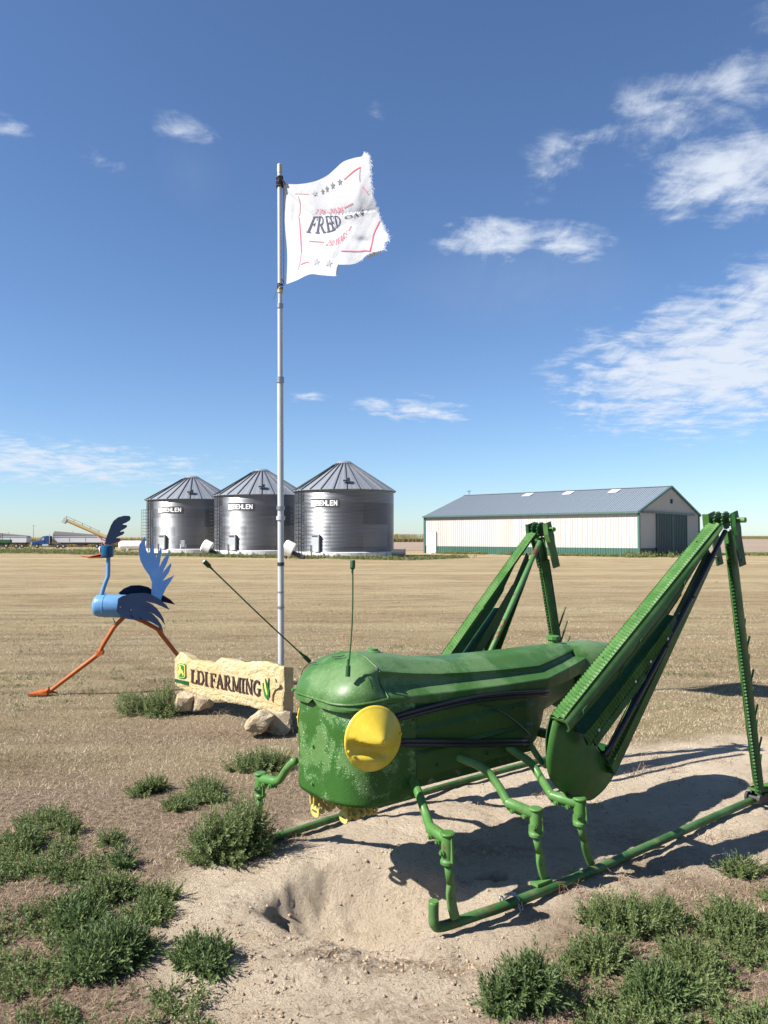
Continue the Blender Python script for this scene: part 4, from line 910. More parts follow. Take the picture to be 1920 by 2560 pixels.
# ---------------------------------------------------------------- serif stroke letters (strokes: points, thickness)
TK, TN = .17, .065
def G(*st): return list(st)
GL = {
 'L': (.66, [([(.16, 0), (.16, 1)], TK), ([(0, .97), (.34, .97)], TN), ([(0, .03), (.62, .03)], TN), ([(.60, .0), (.62, .27)], TN)]),
 'D': (.82, [([(.16, 0), (.16, 1)], TK), ([(0, .97), (.42, .97)], TN), ([(0, .03), (.42, .03)], TN), (arc(.36, .5, .36, .46, 88, -88, 12), .135)]),
 'I': (.40, [([(.17, 0), (.17, 1)], TK), ([(0, .97), (.34, .97)], TN), ([(0, .03), (.34, .03)], TN)]),
 'F': (.64, [([(.16, 0), (.16, 1)], TK), ([(0, .97), (.62, .97)], TN), ([(0, .03), (.34, .03)], TN), ([(.61, 1), (.60, .74)], TN), ([(.2, .52), (.46, .52)], TN), ([(.46, .64), (.46, .40)], TN)]),
 'E': (.68, [([(.16, 0), (.16, 1)], TK), ([(0, .97), (.62, .97)], TN), ([(0, .03), (.64, .03)], TN), ([(.61, 1), (.60, .76)], TN), ([(.63, 0), (.63, .26)], TN), ([(.2, .52), (.46, .52)], TN), ([(.46, .64), (.46, .40)], TN)]),
 'A': (.86, [([(.12, .03), (.41, 1)], TN * 1.1), ([(.39, 1), (.70, .03)], TK * .95), ([(.22, .34), (.58, .34)], TN), ([(0, .03), (.26, .03)], TN), ([(.56, .03), (.85, .03)], TN)]),
 'R': (.84, [([(.16, 0), (.16, 1)], TK), ([(0, .97), (.40, .97)], TN), ([(0, .03), (.34, .03)], TN), (arc(.36, .735, .24, .235, 90, -90, 10), .12), ([(.18, .5), (.38, .5)], TN), ([(.38, .5), (.68, .03)], TK * .9), ([(.60, .03), (.84, .03)], TN)]),
 'M': (1.06, [([(.14, 0), (.14, 1)], TN * 1.2), ([(.16, 1), (.50, .06)], TK * .9), ([(.52, .06), (.84, 1)], TN * 1.1), ([(.86, 0), (.86, 1)], TK), ([(0, .97), (.22, .97)], TN), ([(.78, .97), (1.02, .97)], TN), ([(0, .03), (.28, .03)], TN), ([(.70, .03), (1.02, .03)], TN)]),
 'N': (.86, [([(.14, 0), (.14, 1)], TN * 1.3), ([(.16, 1), (.68, .02)], TK * .95), ([(.70, 0), (.70, 1)], TN * 1.3), ([(0, .97), (.22, .97)], TN), ([(.56, .97), (.84, .97)], TN), ([(0, .03), (.28, .03)], TN)]),
 'G': (.86, [(arc(.42, .5, .34, .46, 48, 312, 16), .13), ([(.66, .97), (.66, .72)], TN), ([(.66, .42), (.66, .06)], TK * .9), ([(.48, .44), (.82, .44)], TN)]),
 'O': (.86, [(arc(.41, .5, .33, .45, 0, 360, 20), .13)]),
 'Y': (.78, [([(.12, .97), (.38, .45)], TK * .9), ([(.64, .97), (.40, .45)], TN * 1.2), ([(.38, .48), (.38, 0)], TK * .9), ([(0, .97), (.26, .97)], TN), ([(.5, .97), (.76, .97)], TN), ([(.2, .03), (.56, .03)], TN)]),
 'S': (.66, [(arc(.32, .74, .22, .22, 40, 250, 9) + arc(.32, .27, .24, .24, 75, -140, 10), .12)]),
 '1': (.42, [([(.2, 0), (.2, 1)], .12), ([(.04, .82), (.2, 1)], TN), ([(.04, .03), (.38, .03)], TN)]),
 '7': (.6, [([(.04, .96), (.54, .96)], .08), ([(.53, .95), (.2, 0)], .11)]),
 '6': (.64, [(arc(.3, .3, .23, .26, 0, 360, 14), .10), ([(.09, .4), (.2, .75), (.44, .98)], .10)]),
 '2': (.62, [(arc(.28, .74, .22, .22, 160, -30, 9) + [(.06, .05)], .10), ([(.05, .05), (.55, .05)], .09)]),
 '0': (.66, [(arc(.3, .5, .23, .45, 0, 360, 16), .10)]),
 '5': (.62, [([(.12, .95), (.5, .95)], .09), ([(.13, .95), (.1, .56)], .07), (arc(.26, .33, .25, .28, 120, -140, 10), .10)]),
 '-': (.46, [([(.06, .42), (.38, .42)], .09)]), ' ': (.34, [])}
def textquads(text, step=.12, track=.06):            # flat quads covering the letters; returns [(4 points)], width
    out_ = []; x = 0
    for ch in text:
        wd_, sts = GL[ch]
        for pts, tk in sts:
            P = []
            for (x0, y0), (x1, y1) in zip(pts, pts[1:]):
                m = max(1, int(math.hypot(x1 - x0, y1 - y0) / step))
                P += [(x0 + (x1 - x0) * k / m, y0 + (y1 - y0) * k / m) for k in range(m)]
            P.append(pts[-1]); N = []
            for i in range(len(P)):
                a, b_ = P[max(i - 1, 0)], P[min(i + 1, len(P) - 1)]; d = (b_[0] - a[0], b_[1] - a[1]); l = math.hypot(*d) or 1; N.append((-d[1] / l * tk / 2, d[0] / l * tk / 2))
            for i in range(len(P) - 1):
                p, q, n0, n1 = P[i], P[i + 1], N[i], N[i + 1]
                out_.append([(x + p[0] + n0[0], p[1] + n0[1]), (x + p[0] - n0[0], p[1] - n0[1]), (x + q[0] - n1[0], q[1] - n1[1]), (x + q[0] + n1[0], q[1] + n1[1])])
        x += wd_ + track
    return out_, x

# ---------------------------------------------------------------- flagpole and flag
PD = 6.6; pb = Vector((-.884, PD, 0)); pt_ = at(699, 412, PD)
pole = thing('flagpole', pb, 0, 'tall white pipe flagpole standing behind the stone farm sign', 'flagpole')
pv = pt_ - pb; Lp = pv.length
def pp(t): return pv * t
def pfrac(py): return (at(700, py, PD).z) / pt_.z
b = MB(); b.tube([pp(0), pp(pfrac(950))], .027, 20, True); b.build('lower_pipe', M_pole, pole, auto=40)
b = MB(); b.tube([pp(pfrac(950)), pp(pfrac(765))], .022, 20); b.tube([pp(pfrac(765)), pp(.985)], .0195, 20); b.build('upper_pipe', M_pole, pole, auto=40)
b = MB(); b.tube([pp(.985), pp(1.0)], [.022, .021], 18); b.tube([pp(1.0), pp(1.002)], [.019, .01], 18); b.build('pole_cap', M_brass, pole, auto=40)
for py, r_, h, m in ((950, .034, .05, M_steel), (1270, .036, .03, M_steel), (1295, .038, .035, M_pole), (1410, .031, .03, M_dsteel), (1518, .031, .02, M_steel), (765, .028, .04, M_steel), (728, .026, .03, M_brass), (1480, .030, .012, M_steel)):
    b = MB(); t = pfrac(py); dt = h / Lp / 2; b.tube([pp(t - dt), pp(t + dt)], r_, 18); b.build('pipe_collar', m, pole, auto=40)
b = MB()
for k in range(7): t = pfrac(455) + (k - 3) * .0028; b.tube([pp(t) + Vector((math.cos(a) * .027, math.sin(a) * .027, random.uniform(-.008, .008))) for a in np.linspace(0, 6.3, 12)], .006, 6)
b.tube([pp(pfrac(450)) + Vector((.02, -.02, 0)), pp(pfrac(462)) + Vector((.05, -.02, 0))], .008, 6)
b.build('top_cord', M_cord, pole)
b = MB()
for k in range(4): t = pfrac(716) + (k - 2) * .0035; b.tube([pp(t) + Vector((math.cos(a) * .024, math.sin(a) * .024, random.uniform(-.012, .012))) for a in np.linspace(0, 6.3, 12)], .0035, 5)
b.tube(smoothcurve([pp(pfrac(700)) + Vector((.02, -.02, 0)), pp(pfrac(712)) + Vector((.04, -.02, 0)), pp(pfrac(718)) + Vector((.02, -.03, 0))], 5), .004, 5)
b.tube(smoothcurve([pp(pfrac(722)) + Vector((-.02, -.02, 0)), pp(pfrac(735)) + Vector((-.035, -.02, 0)), pp(pfrac(752)) + Vector((-.055, -.02, 0))], 5), .0016, 4)
b.build('bottom_cord', M_cord, pole)
def Z8(x, y): return (660 + .20494 * x, 360 + .20494 * y)
FO = pb
def fpt(x, y): p = at(*Z8(x, y), PD); return (p.x, p.z)
crA, crB, crC = (240, 500), (660, 890), (1370, 815)
def segd(x, y, a, b_):
    ex, ey = b_[0] - a[0], b_[1] - a[1]; t = max(0, min(1, ((x - a[0]) * ex + (y - a[1]) * ey) / (ex * ex + ey * ey)))
    dx, dy = x - a[0] - t * ex, y - a[1] - t * ey; return math.hypot(dx, dy), t, (ex * dy - ey * dx)
def fdepth(x, y):                         # how far the cloth lies behind the pole line, metres; x, y in flag pixels
    u = (x - 240) / 1000.0
    d = -.42 * u + .05 * u * u - .10 * (y - 484) / 1000.0 * min(1, u * 3)
    d1, t1, s1 = segd(x, y, crA, crB); d2, t2, s2 = segd(x, y, crB, crC)
    d -= .020 * math.exp(-(d1 / 26.0) ** 2) * (1 if s1 > 0 else .75)
    d += .03 * math.exp(-(d1 / 130.0))
    # fold running to the fly: cloth above hangs over it
    above = 1 if y < 815 + (x - 1370) * -.1 else 0
    if x > 600:
        k = min(1, (x - 600) / 350)
        d += k * (.055 * math.exp(-d2 / 130.0) if above else -.015 * math.exp(-d2 / 90.0))
    d += .014 * math.sin(x / 118.0 + y / 400.0) * min(1, max(u, 0) * 2.2)
    d += .0035 * math.sin(x / 52.0 - y / 95.0 + 1) * max(u, 0)
    d += .030 * math.exp(-(((x - 930) / 130.0) ** 2 + ((y - 1020) / 95.0) ** 2))
    d += .022 * math.exp(-(((x - 1210) / 85.0) ** 2 + ((y - 1185) / 45.0 - (x - 1210) / 200) ** 2))
    d -= .014 * math.exp(-(((x - 1140) / 60.0) ** 2 + ((y - 620) / 150.0) ** 2))
    d += .016 * math.exp(-(((x - 380) / 45.0) ** 2 + ((y - 850) / 160.0) ** 2))
    d += .016 * math.exp(-(((x - 900) / 70.0) ** 2 + ((y - 1380) / 90.0) ** 2))
    d += .0008 * math.sin(x / 17.0 + y / 31.0) * max(0, u - .2) + .0005 * math.sin(y / 21.0 - x / 60)
    return d
def fp(x, y, off=0): return at(*Z8(x, y), PD + fdepth(x, y) - off) - FO
def crv(pts, n):
    P = smoothcurve([(a, b_, 0) for a, b_ in pts], 10); L = [0]
    for i in range(1, len(P)): L.append(L[-1] + (P[i] - P[i - 1]).length)
    out_ = []
    for k in range(n + 1):
        t = L[-1] * k / n; i = max(j for j in range(len(L)) if L[j] <= t + 1e-9); i = min(i, len(P) - 2)
        out_.append(P[i].lerp(P[i + 1], (t - L[i]) / (L[i + 1] - L[i] + 1e-9)))
    return out_
NF = 110
top = crv([(234, 484), (420, 490), (620, 455), (770, 385), (870, 300), (970, 215), (1100, 170), (1190, 150), (1222, 96)], NF)
bot = crv([(274, 1710), (400, 1662), (560, 1590), (700, 1600), (860, 1612), (885, 1590), (860, 1500), (900, 1472), (1050, 1470), (1150, 1440), (1280, 1340), (1455, 1292)], NF)
lef = crv([(234, 484), (245, 750), (260, 1050), (284, 1350), (274, 1710)], NF)
rig = crv([(1222, 96), (1285, 160), (1290, 300), (1302, 450), (1325, 640), (1365, 770), (1410, 900), (1465, 1045), (1500, 1100), (1512, 1160), (1470, 1215), (1455, 1292)], NF)
V = []
for j in range(NF + 1):
    v = j / NF
    for i in range(NF + 1):
        u = i / NF
        q = top[i] * (1 - v) + bot[i] * v + lef[j] * (1 - u) + rig[j] * u - (top[0] * (1 - u) * (1 - v) + top[-1] * u * (1 - v) + bot[0] * (1 - u) * v + bot[-1] * u * v)
        jx = random.uniform(-9, 9) if i == NF else (random.uniform(-4, 4) if i == NF - 1 else 0)
        V.append(fp(q.x + jx, q.y + jx * .3))
Fc = [(j * (NF + 1) + i, (j + 1) * (NF + 1) + i, (j + 1) * (NF + 1) + i + 1, j * (NF + 1) + i + 1) for j in range(NF) for i in range(NF)]
flag = thing('flag', FO, 0, 'torn white flag with red lines, grey stars and dark lettering blowing from the pole', 'flag')
cloth = mesh('cloth', V, Fc, M_flag, flag, smooth=True)
b = MB()                                  # the hem that has curled round behind
b.add([fp(840, 1470, -.03), fp(885, 1590, -.02), fp(918, 1478, -.10)], [(0, 1, 2)]); b.add([fp(1240, 1400, -.05), fp(1300, 1330, -.02), fp(1440, 1300, -.02), fp(1390, 1345, -.10)], [(0, 1, 2, 3)])
b.build('curled_hem', M_flag, flag)
b = MB(); b.tube([fp(240, 500 + k * 40, -.004) for k in range(31)], .006, 6)
b.build('hoist_hem', M_flag, flag)
b = MB()
for k in range(420):                      # frayed threads along the fly
    t = random.random(); j = int(t * NF); q = rig[j]; l = random.uniform(8, 48) * (1 if random.random() < .8 else 1.7); a = random.gauss(-.1, .7)
    p0 = fp(q.x - 6, q.y); p1 = fp(q.x + math.cos(a) * l * .6, q.y + math.sin(a) * l * .6 + 3); p2 = fp(q.x + math.cos(a) * l * .8, q.y + math.sin(a) * l + 8)
    b.add([p0, p1, p2, p0 + Vector((0, 0, .003))], [(0, 1, 2, 3)])
for k in range(40):
    q = bot[random.randint(80, NF)]; b.add([fp(q.x, q.y - 4), fp(q.x + random.uniform(0, 22), q.y + random.uniform(5, 28)), fp(q.x + 5, q.y - 3)], [(0, 1, 2)])
b.build('frayed_threads', M_flag, flag, fix=False)
def line(pts, w_, mat, name='red_line'):
    P = crv(pts, max(4, int(sum(math.dist(a, c) for a, c in zip(pts, pts[1:])) / 22))); V = []
    for i, p in enumerate(P):
        d = (P[min(i + 1, len(P) - 1)] - P[max(i - 1, 0)]).normalized(); V += [fp(p.x - d.y * w_ / 2, p.y + d.x * w_ / 2, .005), fp(p.x + d.y * w_ / 2, p.y - d.x * w_ / 2, .005)]
    mesh(name, V, [(2 * i, 2 * i + 1, 2 * i + 3, 2 * i + 2) for i in range(len(P) - 1)], mat, flag)
for pts, w_ in [([(372, 612), (400, 605), (550, 612)], 5), ([(415, 640), (438, 720), (435, 850), (412, 885)], 6), ([(425, 890), (440, 1050), (455, 1320)], 9), ([(455, 1320), (430, 1480), (412, 1532)], 4),
                ([(975, 435), (1100, 325), (1180, 280)], 11), ([(1175, 285), (1163, 380), (1168, 460)], 6), ([(1195, 510), (1270, 610)], 7), ([(977, 780), (1082, 722)], 10),
                ([(545, 1183), (728, 1197)], 8), ([(1028, 1060), (1066, 998)], 7), ([(1413, 935), (1340, 1090), (1318, 1200), (1290, 1305)], 11), ([(937, 1304), (1050, 1306), (1160, 1308), (1230, 1300), (1290, 1306)], 10), ([(450, 1470), (490, 1450), (550, 1440)], 8)]:
    line(pts, w_, M_pink)
M_g2 = plain('light_grey_print', (.26, .26, .28), .8, 0, .05)
for cx, cy, r_, sx, ang, m in [(620, 605, 40, 1, -.3, M_g2), (715, 580, 46, .55, -.2, M_gprint), (768, 550, 52, .5, -.15, M_gprint), (838, 510, 54, .62, -.1, M_gprint), (925, 465, 50, .7, -.1, M_gprint), (640, 1438, 48, .95, .15, M_g2), (788, 1455, 52, .95, .2, M_g2)]:
    P = []
    for k in range(10):
        rr = r_ if k % 2 == 0 else r_ * .38; a = R(90 + 36 * k) ; x, y = math.cos(a) * rr * sx, -math.sin(a) * rr; ca, sa = math.cos(ang), math.sin(ang); P.append(fp(cx + x * ca - y * sa, cy + x * sa + y * ca, .005))
    c_ = fp(cx, cy, .005); mesh('star', P + [c_], [(k, (k + 1) % 10, 10) for k in range(10)], m, flag)
def flagtext(text, f, mat, name, hide=None, step=.16):
    q, wd_ = textquads(text, step); V = []; Fc = []
    for e, quad in enumerate(q):
        cen = sum(p[0] for p in quad) / 4 / wd_
        if hide and hide(cen): continue
        V += [fp(*f(x / wd_, y), .005 + .00002 * e) for x, y in quad]; n_ = len(V); Fc.append((n_ - 4, n_ - 3, n_ - 2, n_ - 1))
    mesh(name, V, Fc, mat, flag)
def bez(p0, p1, p2, p3, t): return tuple((1 - t) ** 3 * a + 3 * (1 - t) ** 2 * t * b_ + 3 * (1 - t) * t * t * c_ + t ** 3 * d for a, b_, c_, d in zip(p0, p1, p2, p3))
def along(lo, hi):                         # between a lower and an upper curve
    return lambda u, v: tuple(a * (1 - v) + c_ * v for a, c_ in zip(bez(*lo, u), bez(*hi, u)))
flagtext('1776-2026', along([(570, 850), (720, 856), (850, 860), (965, 830)], [(590, 792), (740, 795), (850, 800), (972, 748)]), M_pink, 'red_lettering', hide=lambda c: c < .05)
flagtext('250 YEARS', along([(748, 1235), (870, 1255), (930, 1210), (1010, 1120)], [(790, 1172), (880, 1188), (930, 1120), (1022, 1035)]), M_pink, 'red_lettering')
flagtext('FRE', along([(512, 1076), (640, 1100), (760, 1095), (880, 1045)], [(600, 885), (680, 880), (740, 880), (800, 874)]), M_nprint, 'dark_lettering')
flagtext('ED', along([(830, 1060), (870, 1050), (900, 1010), (945, 965)], [(800, 874), (830, 872), (870, 872), (935, 880)]), M_nprint, 'dark_lettering')
flagtext('OM', along([(975, 915), (1060, 905), (1120, 900), (1225, 850)], [(985, 880), (1070, 862), (1150, 850), (1240, 785)]), M_nprint, 'dark_lettering')

# ---------------------------------------------------------------- stone sign
A_ = Vector((-1.97, 7.2, 0)); B_ = Vector((-.82, 6.2, 0)); se = (B_ - A_).normalized(); sn = Vector((se.y, -se.x, 0)); sn = sn if sn.y < 0 else -sn
def Z7(x, y): return (420 + .20494 * x, 1600 + .20494 * y)
def sl(x, y):
    p = onplane(*Z7(x, y), A_, sn) - A_; return p.dot(se), p.z
sign = thing('stone_sign', A_, math.atan2(se.y, se.x), 'long slab of yellow limestone reading LDI FARMING, propped on rocks', 'sign')
sY = -1 if (Matrix.Rotation(math.atan2(se.y, se.x), 3, 'Z') @ Vector((0, -1, 0))).dot(sn) > 0 else 1
topc = [sl(*p) for p in [(72, 230), (95, 185), (140, 150), (205, 190), (270, 245), (400, 262), (545, 290), (590, 250), (640, 223), (700, 232), (830, 268), (1000, 268), (1150, 262), (1300, 295), (1330, 320), (1412, 332)]]
botc = [sl(*p) for p in [(62, 565), (160, 610), (300, 655), (420, 700), (520, 740), (700, 760), (900, 800), (1100, 850), (1250, 880), (1345, 897)]]
def interp(c, x):
    xs_ = [p[0] for p in c]; ys_ = [p[1] for p in c]; return float(np.interp(x, xs_, ys_))
La, Lb = sl(68, 400)[0], sl(1400, 500)[0]
nu, nv = 190, 60; TH2 = .13; V = []
rngs = np.random.default_rng(5)
for side in (0, 1):
    for j in range(nv + 1):
        for i in range(nu + 1):
            u = i / nu; v = j / nv; a = La + (Lb - La) * u
            a += (1 - abs(2 * v - 1)) * 0 + .012 * float(fbm(np.array([v * 5 + 9.0]), np.array([side * .3 + (0 if u < .5 else 4)]), 3, 90)[0]) * (1 if u in (0., 1.) else 0)
            z0, z1 = interp(botc, a), interp(topc, a)
            z0 += .010 * float(fbm(np.array([a * 14]), np.array([side * 1.3]), 3, 91)[0]); z1 += .009 * float(fbm(np.array([a * 16]), np.array([side * 1.7 + 9]), 3, 92)[0])
            if side: z1 -= .02 + .02 * float(fbm(np.array([a * 5]), np.array([3.3]), 2, 96)[0])
            z = z0 + (z1 - z0) * v
            e = min(v, 1 - v, u * 3, (1 - u) * 3)
            flat = .35 if (.15 < v < .72 and .02 < u < .97) else 1
            n_ = .010 * float(fbm(np.array([a * 9]), np.array([z * 9]), 4, 93)[0]) * flat + .007 * float(fbm(np.array([a * 30]), np.array([z * 30]), 3, 94)[0]) * flat - .014 * math.exp(-e * 22)
            if v < .18 or v > .85: n_ -= .012 * abs(float(fbm(np.array([a * 18]), np.array([z * 22]), 3, 95)[0]))
            V.append((a, sY * n_ if side == 0 else -sY * (TH2 + n_), z))
n1 = (nu + 1) * (nv + 1); Fc = []
for s in (0, 1):
    for j in range(nv):
        for i in range(nu):
            k = s * n1 + j * (nu + 1) + i; Fc.append((k, k + 1, k + nu + 2, k + nu + 1))
for i in range(nu):
    for j in (0, nv): k = j * (nu + 1) + i; Fc.append((k, k + 1, k + 1 + n1, k + n1))
for j in range(nv):
    for i in (0, nu): k = j * (nu + 1) + i; Fc.append((k, k + nu + 1, k + nu + 1 + n1, k + n1))
b = MB(); b.V = [Vector(v) for v in V]; b.F = [list(f) for f in Fc]; b.build('slab', M_stone, sign, auto=35)
def sp(x, y, off): a, z = sl(x, y); return Vector((a, sY * off, z))
def raised(quads, f, mat, name, off0=.0, off1=.010):
    b = MB()
    for e, q in enumerate(quads):
        m = len(q); P = [f(x, y) for x, y in q]
        b.add([sp(*p, off0) for p in P] + [sp(*p, off1 + .00003 * e) for p in P], [tuple(range(m, 2 * m))] + [(i, (i + 1) % m, (i + 1) % m + m, i + m) for i in range(m)])
    return b.build(name, mat, sign)
def lerp(a, b_, t): return a + (b_ - a) * t
for word, u0, u1 in (('LDI', (285, 515, 358), (500, 562, 392)), ('FARMING', (520, 568, 400), (1142, 685, 500))):
    q, wd_ = textquads(word, .2, .03)
    def f(x, y, u0=u0, u1=u1, wd_=wd_):
        t = x / wd_; return (lerp(u0[0], u1[0], t), lerp(lerp(u0[1], u1[1], t), lerp(u0[2], u1[2], t), y))
    # one object per letter
    xo = 0
    for ch in word:
        qq, w1 = textquads(ch, .2, .03)
        raised([[(x + xo, y) for x, y in k] for k in qq], f, M_letter, 'letter_' + ch.lower()); xo += w1
def rrect(x0, y0, x1, y1, r_, n=4):
    P = []
    for cx, cy, a0 in ((x1 - r_, y1 - r_, 0), (x0 + r_, y1 - r_, 90), (x0 + r_, y0 + r_, 180), (x1 - r_, y0 + r_, 270)): P += [(cx + r_ * math.cos(R(a0 + 90 * i / n)), cy + r_ * math.sin(R(a0 + 90 * i / n))) for i in range(n + 1)]
    return P
idt = lambda x, y: (x, y)
shx = lambda x, y: (x, y + (x - 175) * .12)
raised([rrect(125, 288, 224, 466, 30)], shx, M_lgreen, 'emblem_border', 0, .008); raised([rrect(132, 296, 217, 458, 26)], shx, M_lyel, 'emblem_rim', 0, .010); raised([rrect(140, 304, 209, 450, 22)], shx, M_lgreen, 'emblem_field', 0, .012)
deer = [(146, 445), (150, 415), (140, 395), (146, 370), (156, 352), (150, 335), (152, 318), (158, 305), (163, 322), (166, 310), (172, 328), (170, 345), (178, 360), (190, 372), (200, 388), (206, 410), (200, 440), (192, 418), (184, 400), (174, 398), (166, 410), (158, 425)]
raised([deer], shx, M_lyel, 'emblem_deer', 0, .015)
q, wd_ = [], 0; 
import itertools
JT = {'J': (.5, [([(.4, 1), (.4, .2), (.25, 0), (.05, .1)], .16)]), 'O': GL['O'], 'H': (.75, [([(.1, 0), (.1, 1)], .16), ([(.6, 0), (.6, 1)], .16), ([(.1, .5), (.6, .5)], .12)]),
      'N': (.75, [([(.1, 0), (.1, 1)], .16), ([(.1, 1), (.6, 0)], .16), ([(.6, 0), (.6, 1)], .16)]), 'D': GL['D'], 'E': (.6, [([(.1, 0), (.1, 1)], .18), ([(.1, .93), (.5, .93)], .14), ([(.1, .5), (.45, .5)], .14), ([(.1, .07), (.5, .07)], .14)]), 'R': GL['R'], ' ': (.25, [])}
sv = dict(GL); GL.update(JT); q, wd_ = textquads('JOHN DEERE', .3, .05); GL.clear(); GL.update(sv)
raised(q, lambda x, y: (lerp(82, 258, x / wd_), lerp(lerp(508, 552, x / wd_), lerp(470, 508, x / wd_), y)), M_lgreen, 'emblem_lettering', 0, .008)
raised([[(1165, 520), (1178, 545), (1192, 600), (1205, 650), (1222, 690), (1228, 728), (1205, 710), (1190, 680), (1180, 640), (1170, 590)], [(1238, 462), (1228, 520), (1226, 580), (1222, 640), (1228, 700), (1240, 690), (1243, 620), (1232, 560)],
        [(1195, 468), (1212, 520), (1220, 580), (1224, 640), (1214, 600), (1203, 540), (1196, 500)]], idt, M_lgreen, 'corn_leaf', 0, .012)
raised([[(1190, 490), (1205, 520), (1220, 585), (1222, 650), (1215, 680), (1200, 650), (1188, 590), (1184, 530)]], idt, M_lyel, 'corn_ear', 0, .009)
for P in ([(1262, 480), (1320, 470), (1335, 540), (1320, 600), (1280, 600), (1262, 550)], [(1330, 520), (1378, 545), (1370, 575), (1325, 600)], [(1282, 590), (1330, 580), (1290, 660), (1282, 740), (1270, 740), (1272, 650)]):
    raised([P], idt, M_stone, 'wheat_relief', 0, .014)
def rock(name, pts, y0, y1, D, label, mat=M_rock, seed=0, group='rocks propping the stone sign'):
    c = sum((Vector((*at(px, py, D),)) for px, py in pts), Vector()) / len(pts)
    root = None; P = [at(px, py, D) for px, py in pts]; bm = bmesh.new(); rr = np.random.default_rng(seed); z0 = min(p.z for p in P)
    base = Vector((c.x, D, max(0, tz(c.x, D)))); pool = []
    for k, dy in enumerate((y0, y0 * .55, 0, y1 * .55, y1)):
        s = (.72, .93, 1, .93, .7)[k]
        for p in P: pool.append(Vector((c.x + (p.x - c.x) * s + rr.normal(0, .008), D + dy + rr.normal(0, .012), (c.z + (p.z - c.z) * s) + rr.normal(0, .008))) - base)
    for v in pool: bm.verts.new(v)
    r_ = bmesh.ops.convex_hull(bm, input=bm.verts[:]); bmesh.ops.delete(bm, geom=list({g for g in r_['geom_interior'] + r_['geom_unused'] if isinstance(g, bmesh.types.BMVert)}), context='VERTS')
    bmesh.ops.subdivide_edges(bm, edges=bm.edges[:], cuts=4, use_grid_fill=True)
    bmesh.ops.triangulate(bm, faces=bm.faces[:]); bmesh.ops.remove_doubles(bm, verts=bm.verts[:], dist=.003)
    bmesh.ops.smooth_vert(bm, verts=bm.verts[:], factor=.3, use_axis_x=True, use_axis_y=True, use_axis_z=True)
    for v in bm.verts: v.co += v.normal * (.03 * float(fbm(np.array([v.co.x * 12 + seed]), np.array([v.co.z * 12 + v.co.y * 9]), 3, 97)[0]))
    me = bpy.data.meshes.new(name); bm.to_mesh(me); bm.free(); me.materials.append(mat); o = bpy.data.objects.new(name, me); COL.objects.link(o); o.location = base
    me.polygons.foreach_set('use_smooth', [True] * len(me.polygons)); me.set_sharp_from_angle(angle=R(22))
    return tag(o, label, 'rock', group)
z7 = lambda l: [Z7(*p) for p in l]
rock('rock', z7([(945, 1010), (960, 960), (1050, 920), (1150, 868), (1290, 900), (1290, 960), (1160, 1130), (1040, 1120), (950, 1095)]), -.08, .12, 6.12, 'pale rock under the right end of the stone sign, its lit side to the left', seed=1)
rock('rock', z7([(1180, 900), (1500, 890), (1500, 1080), (1440, 1140), (1150, 1150), (1130, 1060)]), -.02, .25, 6.22, 'larger shaded rock under the right end of the sign, beside the grasshopper head', seed=2)
rock('rock', z7([(120, 640), (330, 650), (310, 830), (270, 850), (130, 850), (100, 780)]), -.10, .12, 7.0, 'pale rock under the left end of the sign behind the low bush', seed=3)
rock('rock', z7([(320, 660), (525, 700), (520, 800), (410, 840), (310, 845)]), -.05, .15, 6.95, 'brown shaded rock next to the left support of the sign', seed=4)
for i, (x, y) in enumerate([(850, 870), (930, 900), (780, 890)]):
    pass
b = MB(); p0 = gnd(*Z7(170, 895)); p1 = gnd(*Z7(660, 868)); b.tube([(p0.x, p0.y, tz(p0.x, p0.y) + .01), ((p0.x + p1.x) / 2, (p0.y + p1.y) / 2, .04), (p1.x, p1.y, tz(p1.x, p1.y) + .03)], [.004, .003, .002], 5)
tag(b.build('dry_stick', M_thatch), 'thin dry stick lying in the grass under the stone sign', 'stick')

# ---------------------------------------------------------------- blue bird
BD = 7.8
def Z6(x, y): return (60 + .25316 * x, 1260 + .25316 * y)
bo = Vector((at(*Z6(900, 1700), BD).x, BD, 0))
bird = thing('bird_sculpture', bo, 0, 'blue painted metal bird running on long orange legs beside the stone sign', 'sculpture')
def bp(x, y, dy=0): return at(*Z6(x, y), BD) - bo + Vector((0, dy, 0))
def sheet(pts, dy, name, mat, th=.006, par=bird, bend=None):
    P = [bp(x, y, dy) for x, y in pts]
    if bend:
        for p in P: p.y += bend(p)
    b = MB(); b.prism(P, (0, th, 0)); o = b.build(name, mat, par)
    bm = bmesh.new(); bm.from_mesh(o.data); bmesh.ops.triangulate(bm, faces=bm.faces[:]); bm.to_mesh(o.data); bm.free(); return o
PX = .25316 / F * BD                        # metres per zoomed pixel
# body: tank lying along the running direction
c0, c1 = bp(722, 1003), bp(1040, 1010); ax_ = (c1 - c0).normalized(); rb = 112 * PX
b = MB(); prof = []
for t, r_ in ((-.06, .80), (-.045, .92), (-.01, 1.0), (.0, 1.0)): prof.append((rb * r_, t * .9))
L0 = (bp(800, 1003) - c0).length
b.lathe([(rb * .1, -.040), (rb * .5, -.034), (rb * .78, -.020), (rb * .93, -.002), (rb * .985, .022), (rb * .985, L0)], 40, c0, ax_).build('breast_drum', M_lblue, bird, auto=40)
b = MB(); b.lathe([(rb * 1.0, L0), (rb * 1.03, L0 + .004), (rb * 1.03, L0 + .01), (rb * 1.0, L0 + .012), (rb * 1.0, (c1 - c0).length - .04), (rb * .9, (c1 - c0).length), (rb * .3, (c1 - c0).length + .05)], 40, c0, ax_).build('body_drum', M_lblue, bird, auto=40)
